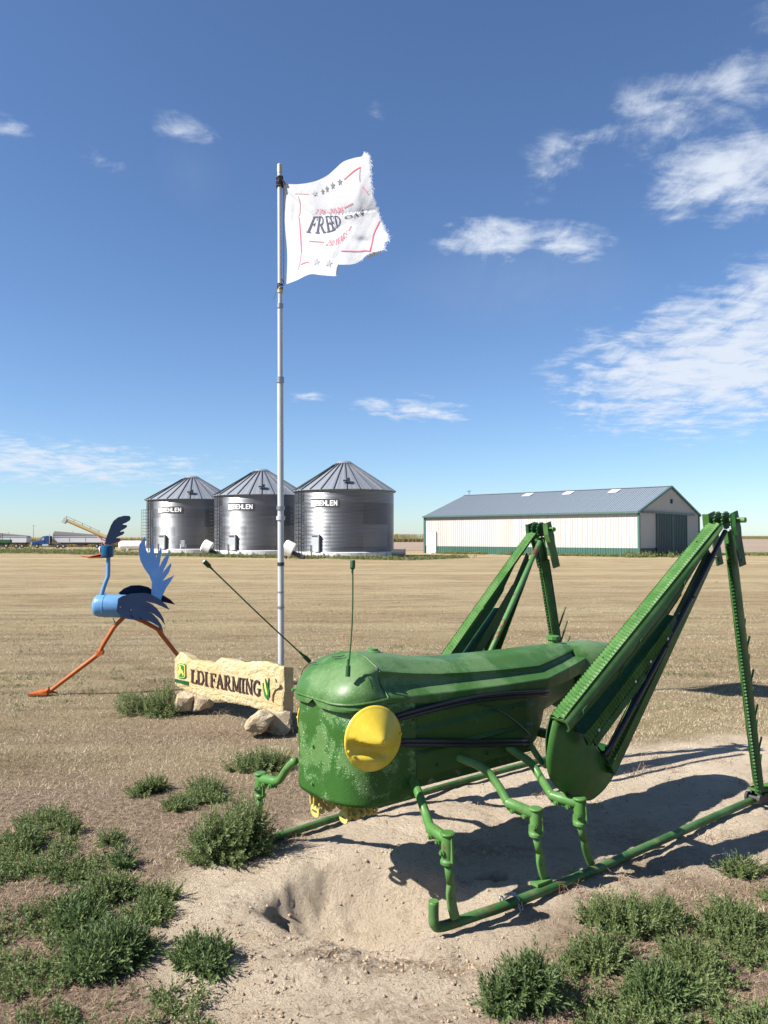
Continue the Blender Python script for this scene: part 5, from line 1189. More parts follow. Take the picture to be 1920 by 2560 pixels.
b = MB(); b.tube(smoothcurve([bp(833, 520), bp(832, 660), bp(828, 715), bp(800, 790), bp(772, 880), bp(762, 915)], 5), .0205, 18); b.build('neck', M_lblue, bird, smooth=True)
b = MB(); b.disc(bp(772, 900), (-.25, 0, 1), .032, .012, 18); b.build('neck_flange', M_lblue, bird, auto=40)
hc0, hc1 = bp(822, 520), bp(822, 412); b = MB(); rh = 62 * PX
hd = hc1 - hc0; b.lathe([(rh * .85, -.004), (rh, .006), (rh * 1.0, hd.length - .02), (rh * .93, hd.length - .004), (rh * .7, hd.length + .004), (.01, hd.length + .006)], 28, hc0, (-.03, 0, 1)).build('head', M_hblue, bird, auto=40)
b = MB(); b.box(bp(868, 470, -rh * .98), (.008, .012, .1)); b.build('head_seam', M_dblue, bird)
for s, (x, y) in ((-1, (757, 452)), (1, (742, 450))):
    b = MB(); b.lathe([(.001, -.006), (.018, -.004), (.022, 0), (.018, .004), (.001, .006)], 18, (0, 0, 0), (-.9, s * .45, 0)); 
    e = b.build('eye', M_white, bird, smooth=True); e.location = bp(x, y, s * .030); e.scale = (1, 1, 1.5)
    b = MB(); b.disc(Vector((-.008, s * .004, -.006)), (-.9, s * .45, 0), .008, .004, 12); b.build('pupil', M_hatch, e)
b = MB(); b.tube([bp(779, 410, -.02), bp(777, 385, -.02)], .006, 8); b.build('eyebrow_stub', M_lblue, bird)
def beak(top_, bot_, name):                 # folded sheet beak, open at the tip
    rings = []
    for (xt, yt, hw), (xb, yb) in zip(top_, bot_): rings.append([bp(xt, yt, 0), bp((xt + xb) / 2, (yt + yb) / 2, -hw), bp(xb, yb, 0), bp((xt + xb) / 2, (yt + yb) / 2, hw)])
    b = MB(); b.loft(rings); b.build(name, M_orange, bird, auto=50)
beak([(566, 511, .006), (640, 516, .012), (700, 500, .025), (760, 483, .045), (860, 478, .055)], [(566, 520), (640, 530), (700, 520), (760, 512), (860, 505)], 'upper_beak')
beak([(632, 535, .004), (690, 520, .02), (760, 510, .04), (862, 500, .052)], [(636, 538), (700, 537), (770, 537), (858, 528)], 'lower_beak')
sheet([(800, 395), (812, 330), (838, 265), (858, 210), (885, 165), (930, 130), (990, 115), (1040, 117), (1052, 135), (1045, 160), (1015, 180), (970, 200), (985, 205), (1012, 208), (1018, 222), (1000, 240), (960, 262), (945, 275), (985, 270), (990, 285), (975, 302), (930, 322), (905, 335), (945, 338), (952, 352), (935, 372), (890, 385), (860, 392), (850, 400)], .0, 'crest', M_dblue)
sheet([(1180, 325), (1190, 345), (1185, 400), (1195, 450), (1225, 505), (1245, 430), (1265, 385), (1272, 420), (1275, 480), (1298, 530), (1345, 425), (1350, 470), (1338, 540), (1325, 628), (1370, 540), (1422, 480), (1425, 520), (1400, 590), (1355, 685), (1440, 585), (1447, 605), (1420, 680), (1362, 760), (1475, 705), (1440, 765), (1395, 830), (1360, 905), (1345, 940), (1335, 1010), (1250, 960), (1248, 860), (1255, 780), (1230, 710), (1180, 640), (1140, 560), (1122, 470), (1130, 400)], .03, 'tail', paint('tail_blue', (.035, .105, .27), (.042, .12, .30), .5))
nearw = [(970, 925), (1010, 900), (1100, 875), (1240, 868), (1310, 890), (1390, 935), (1450, 990), (1478, 1030), (1420, 1005), (1340, 972), (1240, 950), (1300, 975), (1350, 1015), (1390, 1065), (1420, 1120), (1435, 1178), (1390, 1120), (1330, 1075), (1250, 1038), (1310, 1070), (1360, 1120), (1400, 1180), (1417, 1240), (1370, 1190), (1300, 1150), (1220, 1128), (1150, 1132), (1060, 1122), (1000, 1095), (955, 1050)]
bw_ = lambda p: .0 - .06 * (p.x - bp(960, 0).x) + .02 * (p.z - bp(0, 1000).z)
wg = sheet(nearw, -rb - .005, 'wing', M_dblue, bend=bw_)
sheet([(905, 885), (960, 840), (1030, 810), (1110, 806), (1190, 825), (1250, 868), (1330, 910), (1400, 960), (1440, 1010), (1340, 985), (1240, 960), (1100, 950), (960, 930)], rb * .75, 'wing', M_dblue, bend=lambda p: .15 * (p.x - bp(960, 0).x) - .25 * (p.z - bp(0, 900).z))
b = MB()
for x, y in ((985, 938), (1010, 1002), (1112, 1032)): b.disc(bp(x, y, -rb - .055), (0, 1, 0), .006, .01, 10)
b.build('bolt', M_steel, bird)
def leg(pts, rr, name, dy=0):
    b = MB(); b.tube([bp(x, y, d) for x, y, d in pts], rr, 14); return b.build(name, M_orange, bird, auto=45)
l1 = leg([(1005, 1105, -.02), (930, 1180, -.03), (900, 1215, -.04), (770, 1440, -.06)], [.022, .021, .021, .021], 'front_leg')
b = MB(); b.tube([bp(790, 1405, -.06), bp(775, 1455, -.06), bp(740, 1485, -.065)], [.022, .034, .024], 8); b.prism([bp(752, 1440, -.03), bp(808, 1442, -.03), bp(803, 1478, -.03), bp(750, 1498, -.03)], (0, -.06, 0)); b.build('knee', M_orange, l1, auto=30)
b = MB(); b.tube([bp(770, 1465, -.06), bp(285, 1838, -.09)], [.023, .020], 14); b.build('shank', M_orange, l1, auto=40)
b = MB(); f0 = bp(262, 1862, -.1); f0.z = .045
b.tube([f0 + Vector((.03, 0, .03)), f0, f0 + Vector((-.10, -.03, -.02)), f0 + Vector((-.16, -.05, -.03))], [.02, .024, .02, .012], 8); b.tube([f0, f0 + Vector((-.12, .07, -.02)), f0 + Vector((-.15, .08, -.03))], [.022, .018, .01], 8)
b.tube([f0, f0 + Vector((.06, .02, -.01)), f0 + Vector((.10, .03, -.02))], [.016, .012, .006], 8); b.prism([f0 + Vector((-.16, -.06, -.03)), f0 + Vector((.02, -.04, -.03)), f0 + Vector((.02, .04, -.03)), f0 + Vector((-.15, .09, -.03))], (0, 0, .02))
b.build('foot', M_orange, l1)
l2 = leg([(1015, 1105, .05), (1160, 1165, .06), (1310, 1250, .07)], [.022, .022, .021], 'rear_leg')
b = MB(); b.tube([bp(1300, 1240, .07), bp(1320, 1255, .07), bp(1335, 1300, .075)], [.022, .034, .024], 8); b.prism([bp(1290, 1238, .05), bp(1340, 1238, .05), bp(1350, 1290, .05), bp(1300, 1275, .05)], (0, .05, 0)); b.build('knee', M_orange, l2, auto=30)
q = bp(1328, 1285, .072); k_ = (bp(1490, 1530, .15) - q); q2 = q + k_ * ((q.z - .03) / -k_.z)
b = MB(); b.tube([q, q2], [.023, .019], 14); b.build('shank', M_orange, l2, auto=40)
b = MB(); b.tube([q2, q2 + Vector((-.10, .02, -.02))], [.02, .012], 8); b.tube([q2, q2 + Vector((-.05, .09, -.02))], [.02, .012], 8); b.tube([q2, q2 + Vector((.09, -.02, -.02))], [.018, .01], 8); b.build('foot', M_orange, l2)
b = MB(); b.tube([bp(895, 1120, -.05), bp(915, 1165, -.05)], .004, 6); b.build('wire_stub', M_dsteel, bird)
# ---------------------------------------------------------------- the grasshopper
GA = math.atan2(.605, .795); GO = Vector((-.29, 3.46, 0))
gu = Vector((math.cos(GA), math.sin(GA), 0)); gv = Vector((-math.sin(GA), math.cos(GA), 0))
hop = thing('grasshopper_sculpture', GO, GA, 'big green grasshopper welded from farm machine parts, with yellow disc eyes', 'sculpture')
def lc(p): q = Vector(p) - GO; return Vector((q.dot(gu), q.dot(gv), q.z))
def ly(px, py, y): return lc(onplane(px, py, GO + gv * y, gv))
def lz(px, py, z): return lc(gnd(px, py, z))
def lD(px, py, D): return lc(at(px, py, D))
NS = 26
def resample(pl, n=NS):
    P = [Vector(p) for p in pl]; m = len(P) - 1; o = []
    for k in range(n + 1):
        t = k / n * m; i = min(int(t), m - 1); o.append(P[i].lerp(P[i + 1], t - i))
    return o
def full(half, x):                         # half section (y>=0, z) -> ring from near side over the top to the far side
    return [Vector((x, -y, z)) for y, z in reversed([(p[0], p[1]) for p in half])] + [Vector((x, y, z)) for y, z in [(p[0], p[1]) for p in half[1:]]]
def roundsec(w_, zt, zr, ey=.62, ez=.80):
    h = [Vector((w_ * math.cos(a) ** ey if a < 1.57 else 0, zr + (zt - zr) * math.sin(a) ** ez)) for a in [math.pi / 2 * (1 - k / (NS - 3)) for k in range(NS - 2)]]
    return h + [Vector((w_ + .004, zr - .008)), Vector((w_ + .008, zr - .014)), Vector((w_ + .004, zr - .022))]
rings = [full(roundsec(w_, zt, zr), x) for x, w_, zt, zr in [(-.036, .04, .895, .868), (-.034, .10, .905, .866), (-.026, .155, .922, .865), (-.008, .198, .948, .866), (.022, .233, .978, .868), (.06, .257, 1.007, .872), (.105, .270, 1.034, .876), (.15, .275, 1.054, .88), (.174, .276, 1.060, .882)]]
def facet(x, zt, yr, zr, ym, zm, ye, ze, zb):
    c = [(0, zt), (yr * .5, zt - (zt - zr) * .20), (yr * .96, zr + .003)]; d = [(yr, zr - .003), (yr - .005, zr - (zr - ze) * .30), (yr + .006, zr - (zr - ze) * .58), (yr + (ye - yr) * .55, zr - (zr - ze) * .78), (ye - .003, ze + .003)]; e = [(ye, ze - .002), (ye - .003, zb)]
    return full(resample(c, 9) + resample(d, 11) + resample(e, NS - 22), x)
for k_, t_ in ((-3, .12), (-2, .55), (-1, 1.0)):
    f_ = facet(rings[k_][0].x, 1.062 - .02 * (1 - t_), .215, 1.005, .252, .945, .277, .895, .866); rings[k_] = [a_.lerp(c_, t_) for a_, c_ in zip(rings[k_], f_)]
b = MB(); b.loft(rings, closed=False)
n0 = len(b.V); b.V.append(Vector((-.038, 0, .872))); m_ = len(rings[0]); b.F += [[k, k + 1, n0] for k in range(m_ - 1)]
cap = b.build('head_cap', M_hood, hop, auto=38)
def facet(x, zt, yr, zr, ym, zm, ye, ze, zb):
    c = [(0, zt), (yr * .5, zt - (zt - zr) * .20), (yr * .96, zr + .003)]; d = [(yr, zr - .003), (yr - .005, zr - (zr - ze) * .30), (yr + .006, zr - (zr - ze) * .58), (yr + (ye - yr) * .55, zr - (zr - ze) * .78), (ye - .003, ze + .003)]; e = [(ye, ze - .002), (ye - .003, zb)]
    def rs(pl, n): return [v for v in resample(pl, n)]
    return full(rs(c, 9) + rs(d, 11) + rs(e, NS - 22), x)
st = [(.178, 1.062, .215, 1.005, .252, .945, .277, .895, .872), (.23, 1.062, .205, .998, .240, .925, .270, .888, .865), (.30, 1.058, .20, .985, .228, .918, .264, .884, .855), (.40, 1.035, .197, .970, .224, .905, .262, .878, .84),
      (.55, 1.008, .195, .952, .222, .895, .261, .872, .83), (.75, .993, .195, .938, .222, .885, .260, .866, .82), (1.0, .985, .195, .926, .222, .876, .259, .860, .81), (1.25, .982, .190, .918, .218, .872, .255, .856, .80),
      (1.27, .982, .186, .918, .216, .872, .252, .857, .80), (1.45, .985, .150, .935, .185, .893, .215, .877, .81), (1.62, .982, .105, .950, .150, .915, .178, .898, .83), (1.70, .972, .075, .948, .120, .918, .150, .905, .84)]
b = MB(); b.loft([facet(*s) for s in st], closed=False); b.build('hood', M_hood, hop, auto=24)
b = MB(); b.tube([p + Vector((0, 0, .0015)) for p in facet(*st[0])], .0032, 6, False); b.build('hood_seam', M_hood, hop)
b = MB(); rr_ = facet(.174, 1.062, .215, 1.005, .252, .945, .277, .895, .872)
for x0, w_, zt, zr in [(.090, .266, 1.028, .876)]:
    pts = [Vector((x0 - .10 * math.cos(a) ** 2 * 0 + .015, -w_ * math.cos(a) ** .62, zr + (zt - zr) * math.sin(a) ** .8 + .003)) for a in np.linspace(.35, 1.5, 18)]
    b.tube(pts, .0022, 5, False)
    pts = [Vector((x0 - .04, w_ * .97 * math.cos(a) ** .62, zr + (zt - zr) * math.sin(a) ** .8 - .012)) for a in np.linspace(.25, 1.3, 16)]; b.tube(pts, .0022, 5, False)
b.build('cap_seam', M_dark, cap)
b = MB()                                  # rounded bead just above the cap's rim
pts = []
for s in (-1, 1):
    q = [Vector((x, s * (w_ + .001), zr + .010)) for x, w_, zt, zr in [(.174, .276, 1.06, .882), (.15, .275, 1, .88), (.105, .270, 1.034, .876), (.06, .257, 1, .872), (.022, .233, 1, .868), (-.008, .198, .9, .866), (-.026, .155, .9, .865), (-.034, .10, .9, .866)]]
    pts = pts + (q if s == -1 else list(reversed(q)))
b.tube(smoothcurve(pts, 3), .006, 6, False); b.build('rim_bead', M_hood, cap)
# tail: a smaller tank carrying on behind the hood
b = MB(); tl = []
for x, w_, zt, zb in [(1.66, .150, .965, .60), (1.75, .185, .975, .58), (1.9, .19, .975, .57), (2.05, .17, .955, .60), (2.14, .12, .91, .66), (2.17, .05, .86, .72)]:
    c_ = (zt + zb) / 2; h_ = (zt - zb) / 2; tl.append([Vector((x, w_ * math.copysign(abs(math.cos(a)) ** .8, math.cos(a)), c_ + h_ * math.copysign(abs(math.sin(a)) ** .8, math.sin(a)))) for a in np.linspace(0, 2 * math.pi, 33)[:-1]])
b.loft(tl).build('tail', M_hood, hop, auto=50)
# lower body
b = MB(); bd = []
for x, w_, zt, zb in [(.16, .238, .86, .47), (.30, .245, .86, .475), (.8, .243, .84, .485), (1.12, .238, .83, .50), (1.20, .228, .82, .53), (1.25, .21, .82, .58), (1.30, .19, .83, .66), (1.62, .13, .86, .72)]:
    bd.append([Vector((x, -w_, zt)), Vector((x, -w_, zb + .04)), Vector((x, -w_ + .012, zb + .01)), Vector((x, -w_ + .04, zb)), Vector((x, -w_ * .6, zb - .025)), Vector((x, w_ * .6, zb - .025)), Vector((x, w_ - .04, zb)), Vector((x, w_ - .012, zb + .01)), Vector((x, w_, zb + .04)), Vector((x, w_, zt))])
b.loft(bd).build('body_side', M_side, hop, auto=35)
for s in (-1, 1):
    b = MB()                              # pressed side panel with slanting ribs
    prof = [(.50, .004), (.515, .010), (.60, .010), (.612, .018), (.628, .006), (.636, .010), (.70, .010), (.715, .018), (.735, .006), (.745, .010), (.80, .010), (.81, .004)]
    ring = []
    for x in np.linspace(.315, 1.14, 14): ring.append([Vector((x, s * (.246 + d - .006 * (x - .3)), z + (.03 * (x - .3) if .55 < z < .8 else 0))) for z, d in prof])
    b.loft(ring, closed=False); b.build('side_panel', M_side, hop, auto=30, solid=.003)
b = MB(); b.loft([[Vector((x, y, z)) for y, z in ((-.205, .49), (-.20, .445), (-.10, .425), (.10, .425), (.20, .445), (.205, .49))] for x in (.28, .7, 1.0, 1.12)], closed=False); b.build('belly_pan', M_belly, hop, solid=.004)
# head skin
pl = smoothcurve([(.345, -.262, 0), (.25, -.268, 0), (.15, -.268, 0), (.09, -.262, 0), (.045, -.238, 0), (.012, -.20, 0), (-.008, -.14, 0), (-.015, -.06, 0), (-.015, .06, 0), (-.008, .14, 0), (.012, .20, 0), (.045, .238, 0), (.09, .262, 0), (.15, .268, 0), (.25, .268, 0), (.345, .262, 0)], 7)
b = MB(); ring = []
nz = 26
for k in range(nz + 1):
    v = k / nz; rg = []
    for i, p in enumerate(pl):
        u = i / (len(pl) - 1)
        zb = .437 + .055 * float(sst(.60, .80, u)) - .004 * math.sin(u * 14); zt = .874 - .012 * math.sin(u * math.pi)
        z = zb + (zt - zb) * v; nrm = Vector((-(1 - abs(2 * u - 1)) - .1, 2 * u - 1, 0)).normalized()
        dn = .006 * float(fbm(np.array([u * 7]), np.array([v * 4]), 3, 120)[0]) * math.sin(v * math.pi) - .010 * math.exp(-((u - .33) / .05) ** 2 - ((v - .93) / .07) ** 2) + .006 * math.exp(-((u - .26) / .03) ** 2 - ((v - .96) / .06) ** 2) - .007 * v ** 6
        rg.append(p + nrm * dn + Vector((0, 0, z)))
    ring.append(rg)
b.loft(ring, closed=False); skin = b.build('head_panel', M_skin, hop, smooth=True, solid=.004)
def bolt(par, p, n, r_=.007, mat=M_leg):
    b = MB(); n = Vector(n).normalized(); b.disc(Vector(p), n, r_ * 1.5, .003, 12); b.disc(Vector(p) + n * .004, n, r_, .010, 6); return b.build('bolt', mat, par)
for px, py in ((785, 1865), (783, 1958), (790, 1748), (867, 1766), (735, 1724)):
    q = lz(px, py, .6); q = ly(px, py, 0); 
    # onto the front face
    p = lc(onplane(px, py, GO + gu * (-.017 if px < 860 else .03), gu)); bolt(skin, p + Vector((-.002, 0, 0)), (-1, 0, 0))
# eyes
def eye(s):
    b = MB(); r0 = .139; nr, na = 16, 56; V = [Vector((0, 0, 0))]; rings_ = []
    def off(a, v):
        rho = math.hypot(a, v); o = .085 * (1 - rho) ** 1.0 if rho > .05 else .085 * (1 - .05)
        o += .010 * (1 - rho * rho)
        t = (-.12 - .24 * (a + .15) - v) / .50          # a dent folded into the lower half
        if 0 < t < 1.0:
            e = max(0, 1 - (a / .93) ** 4) * (1 if rho < .93 else max(0, (1 - rho) / .07)); o -= .095 * e * (math.sin(math.pi * t ** .45)) ** 1.0 * (1 - .3 * t)
        return max(o, .003)
    ring_ = []
    for i in range(nr + 1):
        rho = max(i / nr, .002)
        ring_.append([Vector((r0 * rho * math.cos(2 * math.pi * k / na), -off(rho * math.cos(2 * math.pi * k / na), rho * math.sin(2 * math.pi * k / na)), r0 * rho * math.sin(2 * math.pi * k / na) * .985)) for k in range(na)])
    b.loft(ring_, cap=False); o = b.build('eye', M_yel, hop, smooth=True, solid=.004)
    if s < 0: o.location = (.078, -.298, .742); o.rotation_euler = (R(-3), 0, R(-7))
    else: o.location = (.185, .276, .72); o.rotation_euler = (0, 0, R(180 + 3))
    for ang in (197, 2):
        p = Vector((r0 * .93 * math.cos(R(ang)), -.012, r0 * .93 * math.sin(R(ang)))); bolt(o, p, (0, -1, 0), .005, M_yel)
    return o
eye(-1); eye(1)
# caps on the tank
c = lc(onplane(932, 1632, GO, gv)); 
b = MB(); b.lathe([(.034, -.012), (.034, .003), (.026, .006), (.026, .014), (.006, .016)], 20, (c.x, 0, 1.054)).build('tank_cap', M_leg, hop, auto=35)
b = MB(); b.lathe([(.030, -.02), (.030, .012), (.040, .014), (.040, .032), (.030, .036), (.005, .037)], 10, (1.64, .04, .985)).build('filler_cap', M_leg, hop, auto=35)
b = MB(); b.tube([(.09, .035, 1.045), (.10, 0, 1.050), (.12, -.02, 1.056)], .004, 6); b.build('cap_catch', M_dark, cap)
bolt(cap, ly(943, 1672, -.205) + Vector((0, 0, .0)), (0, -.5, .8), .006, M_steel)
# antennae
for (bx, by), (tx, ty), D, z in (((870, 1680), (882, 1404), 3.42, 1.015), ((768, 1648), (512, 1405), 3.62, .985)):
    p0 = lz(bx, by, z); p1 = lD(tx, ty, D); d = (p1 - p0).normalized()
    p0 = p0 - d * .02; mid = (p0 + p1) / 2 + Vector((0, 0, -.012)) + (Vector((.006, -.006, 0)))
    b = MB(); b.tube(smoothcurve([p0, mid, p1], 8), .0034, 8); an = b.build('antenna', M_dark, hop, smooth=True)
    b = MB(); b.tube([p0, p0 + d * .045], .0105, 12); b.tube([p0 + d * .045, p0 + d * .05, p0 + d * .075], [.0105, .006, .006], 12); b.build('socket', M_dark, an, auto=40)
    b = MB(); b.tube([p1 - d * .055, p1 - d * .035, p1 - d * .03, p1 + d * .005], [.004, .006, .0115, .0115], 12); b.build('tip', M_dark, an, auto=40)
    b = MB(); b.disc(p1 + d * .0055, d, .0075, .002, 12); b.build('tip_hole', M_white, an)
# black hoses along the side
for pts in ([(990, 1794), (1080, 1770), (1180, 1749), (1270, 1738), (1372, 1731)], [(996, 1856), (1150, 1857), (1322, 1856)]):
    for dz in (0.008, -.010):
        b = MB(); b.tube(smoothcurve([ly(x, y, -.268) + Vector((0, 0, dz)) for x, y in pts], 8), .0105, 10); b.build('side_tube', M_black, hop, smooth=True)
b = MB(); b.tube(smoothcurve([ly(x, y, -.262) for x, y in [(1200, 1762), (1245, 1775), (1290, 1805), (1325, 1838)]], 6), .0035, 6); b.build('panel_edge', M_black, hop)
for px, py in ((1026, 1813), (1032, 1800), (985, 1926), (999, 1929), (1031, 1927), (1093, 1913), (1219, 1884), (1284, 1770), (1145, 1898)): bolt(hop, ly(px, py, -.258), (0, -1, 0), .0055, M_side)
# mouth: two rows of hooked yellow castings
def tooth(x, y, k):
    b = MB(); wt = .0075
    o = [(-.021, .15), (.018, .15), (.020, .13), (.010, .11), (.011, .07), (.018, .045), (.027, .036), (.031, .018), (.026, .002), (.012, -.006), (-.012, -.006), (-.026, .002), (-.031, .018), (-.029, .034), (-.020, .046), (-.017, .07), (-.019, .12)]
    hole = [(.019, .018), (.014, .024), (-.014, .024), (-.019, .018), (-.014, .012), (.014, .012)]
    # bmesh with a slotted eye near the bottom
    bm = bmesh.new(); E = []
    for loop in (o, hole):
        vs = [bm.verts.new((0, a, z)) for a, z in loop]; E += [bm.edges.new((vs[i], vs[(i + 1) % len(vs)])) for i in range(len(vs))]
    bmesh.ops.triangle_fill(bm, edges=E, use_beauty=True); me = bpy.data.meshes.new('tooth'); bm.to_mesh(me); bm.free(); me.materials.append(M_yel2)
    t = bpy.data.objects.new('tooth', me); COL.objects.link(t); t.parent = hop; t.location = (x, y, .312); t.scale = (1, 1.2, 1.06)
    md = t.modifiers.new('s', 'SOLIDIFY'); md.thickness = wt; md.offset = 0; md = t.modifiers.new('b', 'BEVEL'); md.width = .0015; md.segments = 1; return t
t0 = tooth(.036, .094, 0); b = MB(); b.prism([(-.006, -.021, .15), (-.006, -.013, .15), (-.006, -.011, .05), (-.006, -.017, .05)], (-.014, 0, 0)); b.prism([(-.006, .018, .15), (-.006, .012, .15), (-.006, .007, .05), (-.006, .013, .05)], (-.014, 0, 0)); lip = b.build('tooth_lip', M_yel2, t0)
for row, ys, n_ in (((.036, .094), 0, 5), ((.085, -.062), 0, 6)):
    for k in range(n_):
        if row[1] > 0 and k == 0: continue
        t = t0.copy(); COL.objects.link(t); t.parent = hop; t.location = (row[0] + k * .034 + random.uniform(-.003, .003), row[1] + random.uniform(-.006, .006) + (.012 if k % 2 else 0), .318 + random.uniform(-.002, .004) + (.004 if k else 0)); t.rotation_euler = (random.uniform(-.05, .05), random.uniform(-.05, .1), random.uniform(-.1, .1))
        l2_ = lip.copy(); COL.objects.link(l2_); l2_.parent = t
# small legs
def smallleg(s, at_, mid, elbow, joint, foot, plate):
    S_ = lambda p: Vector((p[0], s * p[1], p[2]))
    b = MB(); b.tube(smoothcurve([S_(at_)] + [S_(m) for m in mid] + [S_(elbow)], 6), .0195, 16); lg = b.build('leg', M_leg, hop, smooth=True)
    e, j = S_(elbow), S_(joint); d = (j - e).normalized()
    b = MB(); b.tube([e - d * .012, e, j - d * .03, j], [.019, .024, .0245, .020], 12)
    b.tube([j + Vector((0, 0, .032)), j + Vector((0, 0, .028)), j + Vector((0, 0, .022)), j + Vector((0, 0, .018))], [.026, .032, .032, .024], 16)
    b.tube([j + Vector((0, 0, .022)), j + Vector((0, 0, -.02)), j + Vector((0, 0, -.075)), j + Vector((0, 0, -.082)), j + Vector((0, 0, -.095))], [.023, .027, .024, .031, .030], 16)
    _, sd_, u_ = frame(d); hz = Vector((d.x, d.y, 0)).normalized()
    b.beam(e + u_ * .0 - d * .005 + Vector((0, 0, -.022)), j - d * .02 + Vector((0, 0, -.022)), .010, .022)          # clamp flange
    b.beam(j + hz * .024 + Vector((0, 0, .018)), j + hz * .030 + Vector((0, 0, -.085)), .012, .014, hz)
    b.beam(j - hz * .022 + Vector((0, 0, -.01)), j - hz * .026 + Vector((0, 0, -.085)), .014, .012, hz)
    jt = b.build('joint', M_leg, lg, auto=32, bev=.0015)
    side = Vector((0, 0, -1))
    for t in (.18, .62):
        p = e.lerp(j, t) + Vector((0, 0, -.022)); q = d.cross(Vector((0, 0, 1))).normalized()
        b = MB(); b.disc(p + q * .0, q, .012, .042, 12); b.disc(p, q, .007, .058, 6); b.build('bolt', M_leg, jt, auto=30)
    q = hz.cross(Vector((0, 0, 1))).normalized(); q = q if q.dot(Vector((-.8, -.6 , 0))) > 0 else -q
    p = j + Vector((0, 0, -.045)); b = MB(); b.disc(p, q, .013, .066, 14); b.disc(p, q, .008, .082, 6); b.build('bolt', M_leg, jt, auto=30)
    f = S_(foot); top_ = j + Vector((0, 0, -.09)); mid_ = top_.lerp(f, .38)
    b = MB(); b.tube([top_, mid_], .0168, 16); b.build('post', M_leg, lg, smooth=True)
    # flattened curving lower end
    ring = []
    for k in range(9):
        t = k / 8; p = mid_.lerp(f, t) + Vector((-.008 * math.sin(t * math.pi), 0, 0)); fl = min(1, t * 5)
        ra = .0168 + (.0225 - .0168) * fl; rb_ = .0168 + (.0095 - .0168) * fl; ex = 1 - .5 * fl
        ring.append([p + Vector((ra * math.copysign(abs(math.cos(a)) ** ex, math.cos(a)), rb_ * math.copysign(abs(math.sin(a)) ** ex, math.sin(a)), 0)) for a in np.linspace(0, 2 * math.pi, 17)[:-1]])
    b = MB(); b.loft(ring)
    if plate: b.box(f + Vector((-.03, 0, .012)), (.10, .045, .014))
    b.build('foot_bar', M_leg, lg, auto=35)
    b = MB(); p = mid_.lerp(f, .38) + Vector((-.013, -.0085 , 0)); b.disc(p, (0, 1, 0), .0045, .003, 10); b.build('bolt_hole', M_hatch, lg)
spec = [((.335, .235, .525), [(.292, .35, .472), (.268, .42, .418)], (.235, .49, .385), (.232, .60, .372), (.268, .605, .05), False),
        ((.605, .235, .562), [(.673, .35, .522), (.700, .42, .46)], (.700, .49, .392), (.760, .60, .358), (.812, .612, .05), True),
        ((.945, .235, .555), [(1.0, .35, .49), (.985, .44, .43)], (.935, .545, .392), (.985, .665, .375), (1.128, .618, .05), False)]
for sp_ in spec: smallleg(-1, *sp_)
fs = [((.02, .25, .53), [(.025, .33, .475), (.03, .41, .40)], (.04, .47, .372), (.022, .60, .358), (.02, .635, .05), False),
      ((.55, .235, .562), [(.60, .35, .522), (.62, .42, .46)], (.63, .49, .392), (.66, .60, .358), (.70, .64, .05), True),
      ((.945, .235, .555), [(1.0, .35, .487), (1.0, .43, .43)], (1.0, .50, .375), (1.05, .60, .362), (1.1, .64, .05), False)]
for sp_ in fs: smallleg(1, *sp_)
# skids
b = MB(); b.tube(smoothcurve([(.175, -.578, .135), (.175, -.578, .075), (.178, -.580, .045), (.215, -.588, .028), (.40, -.61, .030), (.572, -.628, .032), (1.07, -.642, .034), (1.55, -.634, .034), (1.68, -.64, .040), (2.2, -.625, .036), (2.95, -.605, .03)], 6), .0210, 18); b.build('skid', M_skid, hop, smooth=True)
b = MB(); b.disc((.175, -.578, .135), (0, 0, 1), .0205, .004, 18); b.build('skid_cap', M_leg, hop)
b = MB(); b.tube(smoothcurve([(-.15, .60, .12), (-.15, .60, .05), (-.11, .60, .03), (.183, .625, .030), (.723, .668, .032), (1.15, .674, .034), (1.86, .684, .036), (2.6, .69, .035)], 6), .0195, 16); b.build('skid', M_skid, hop, smooth=True)
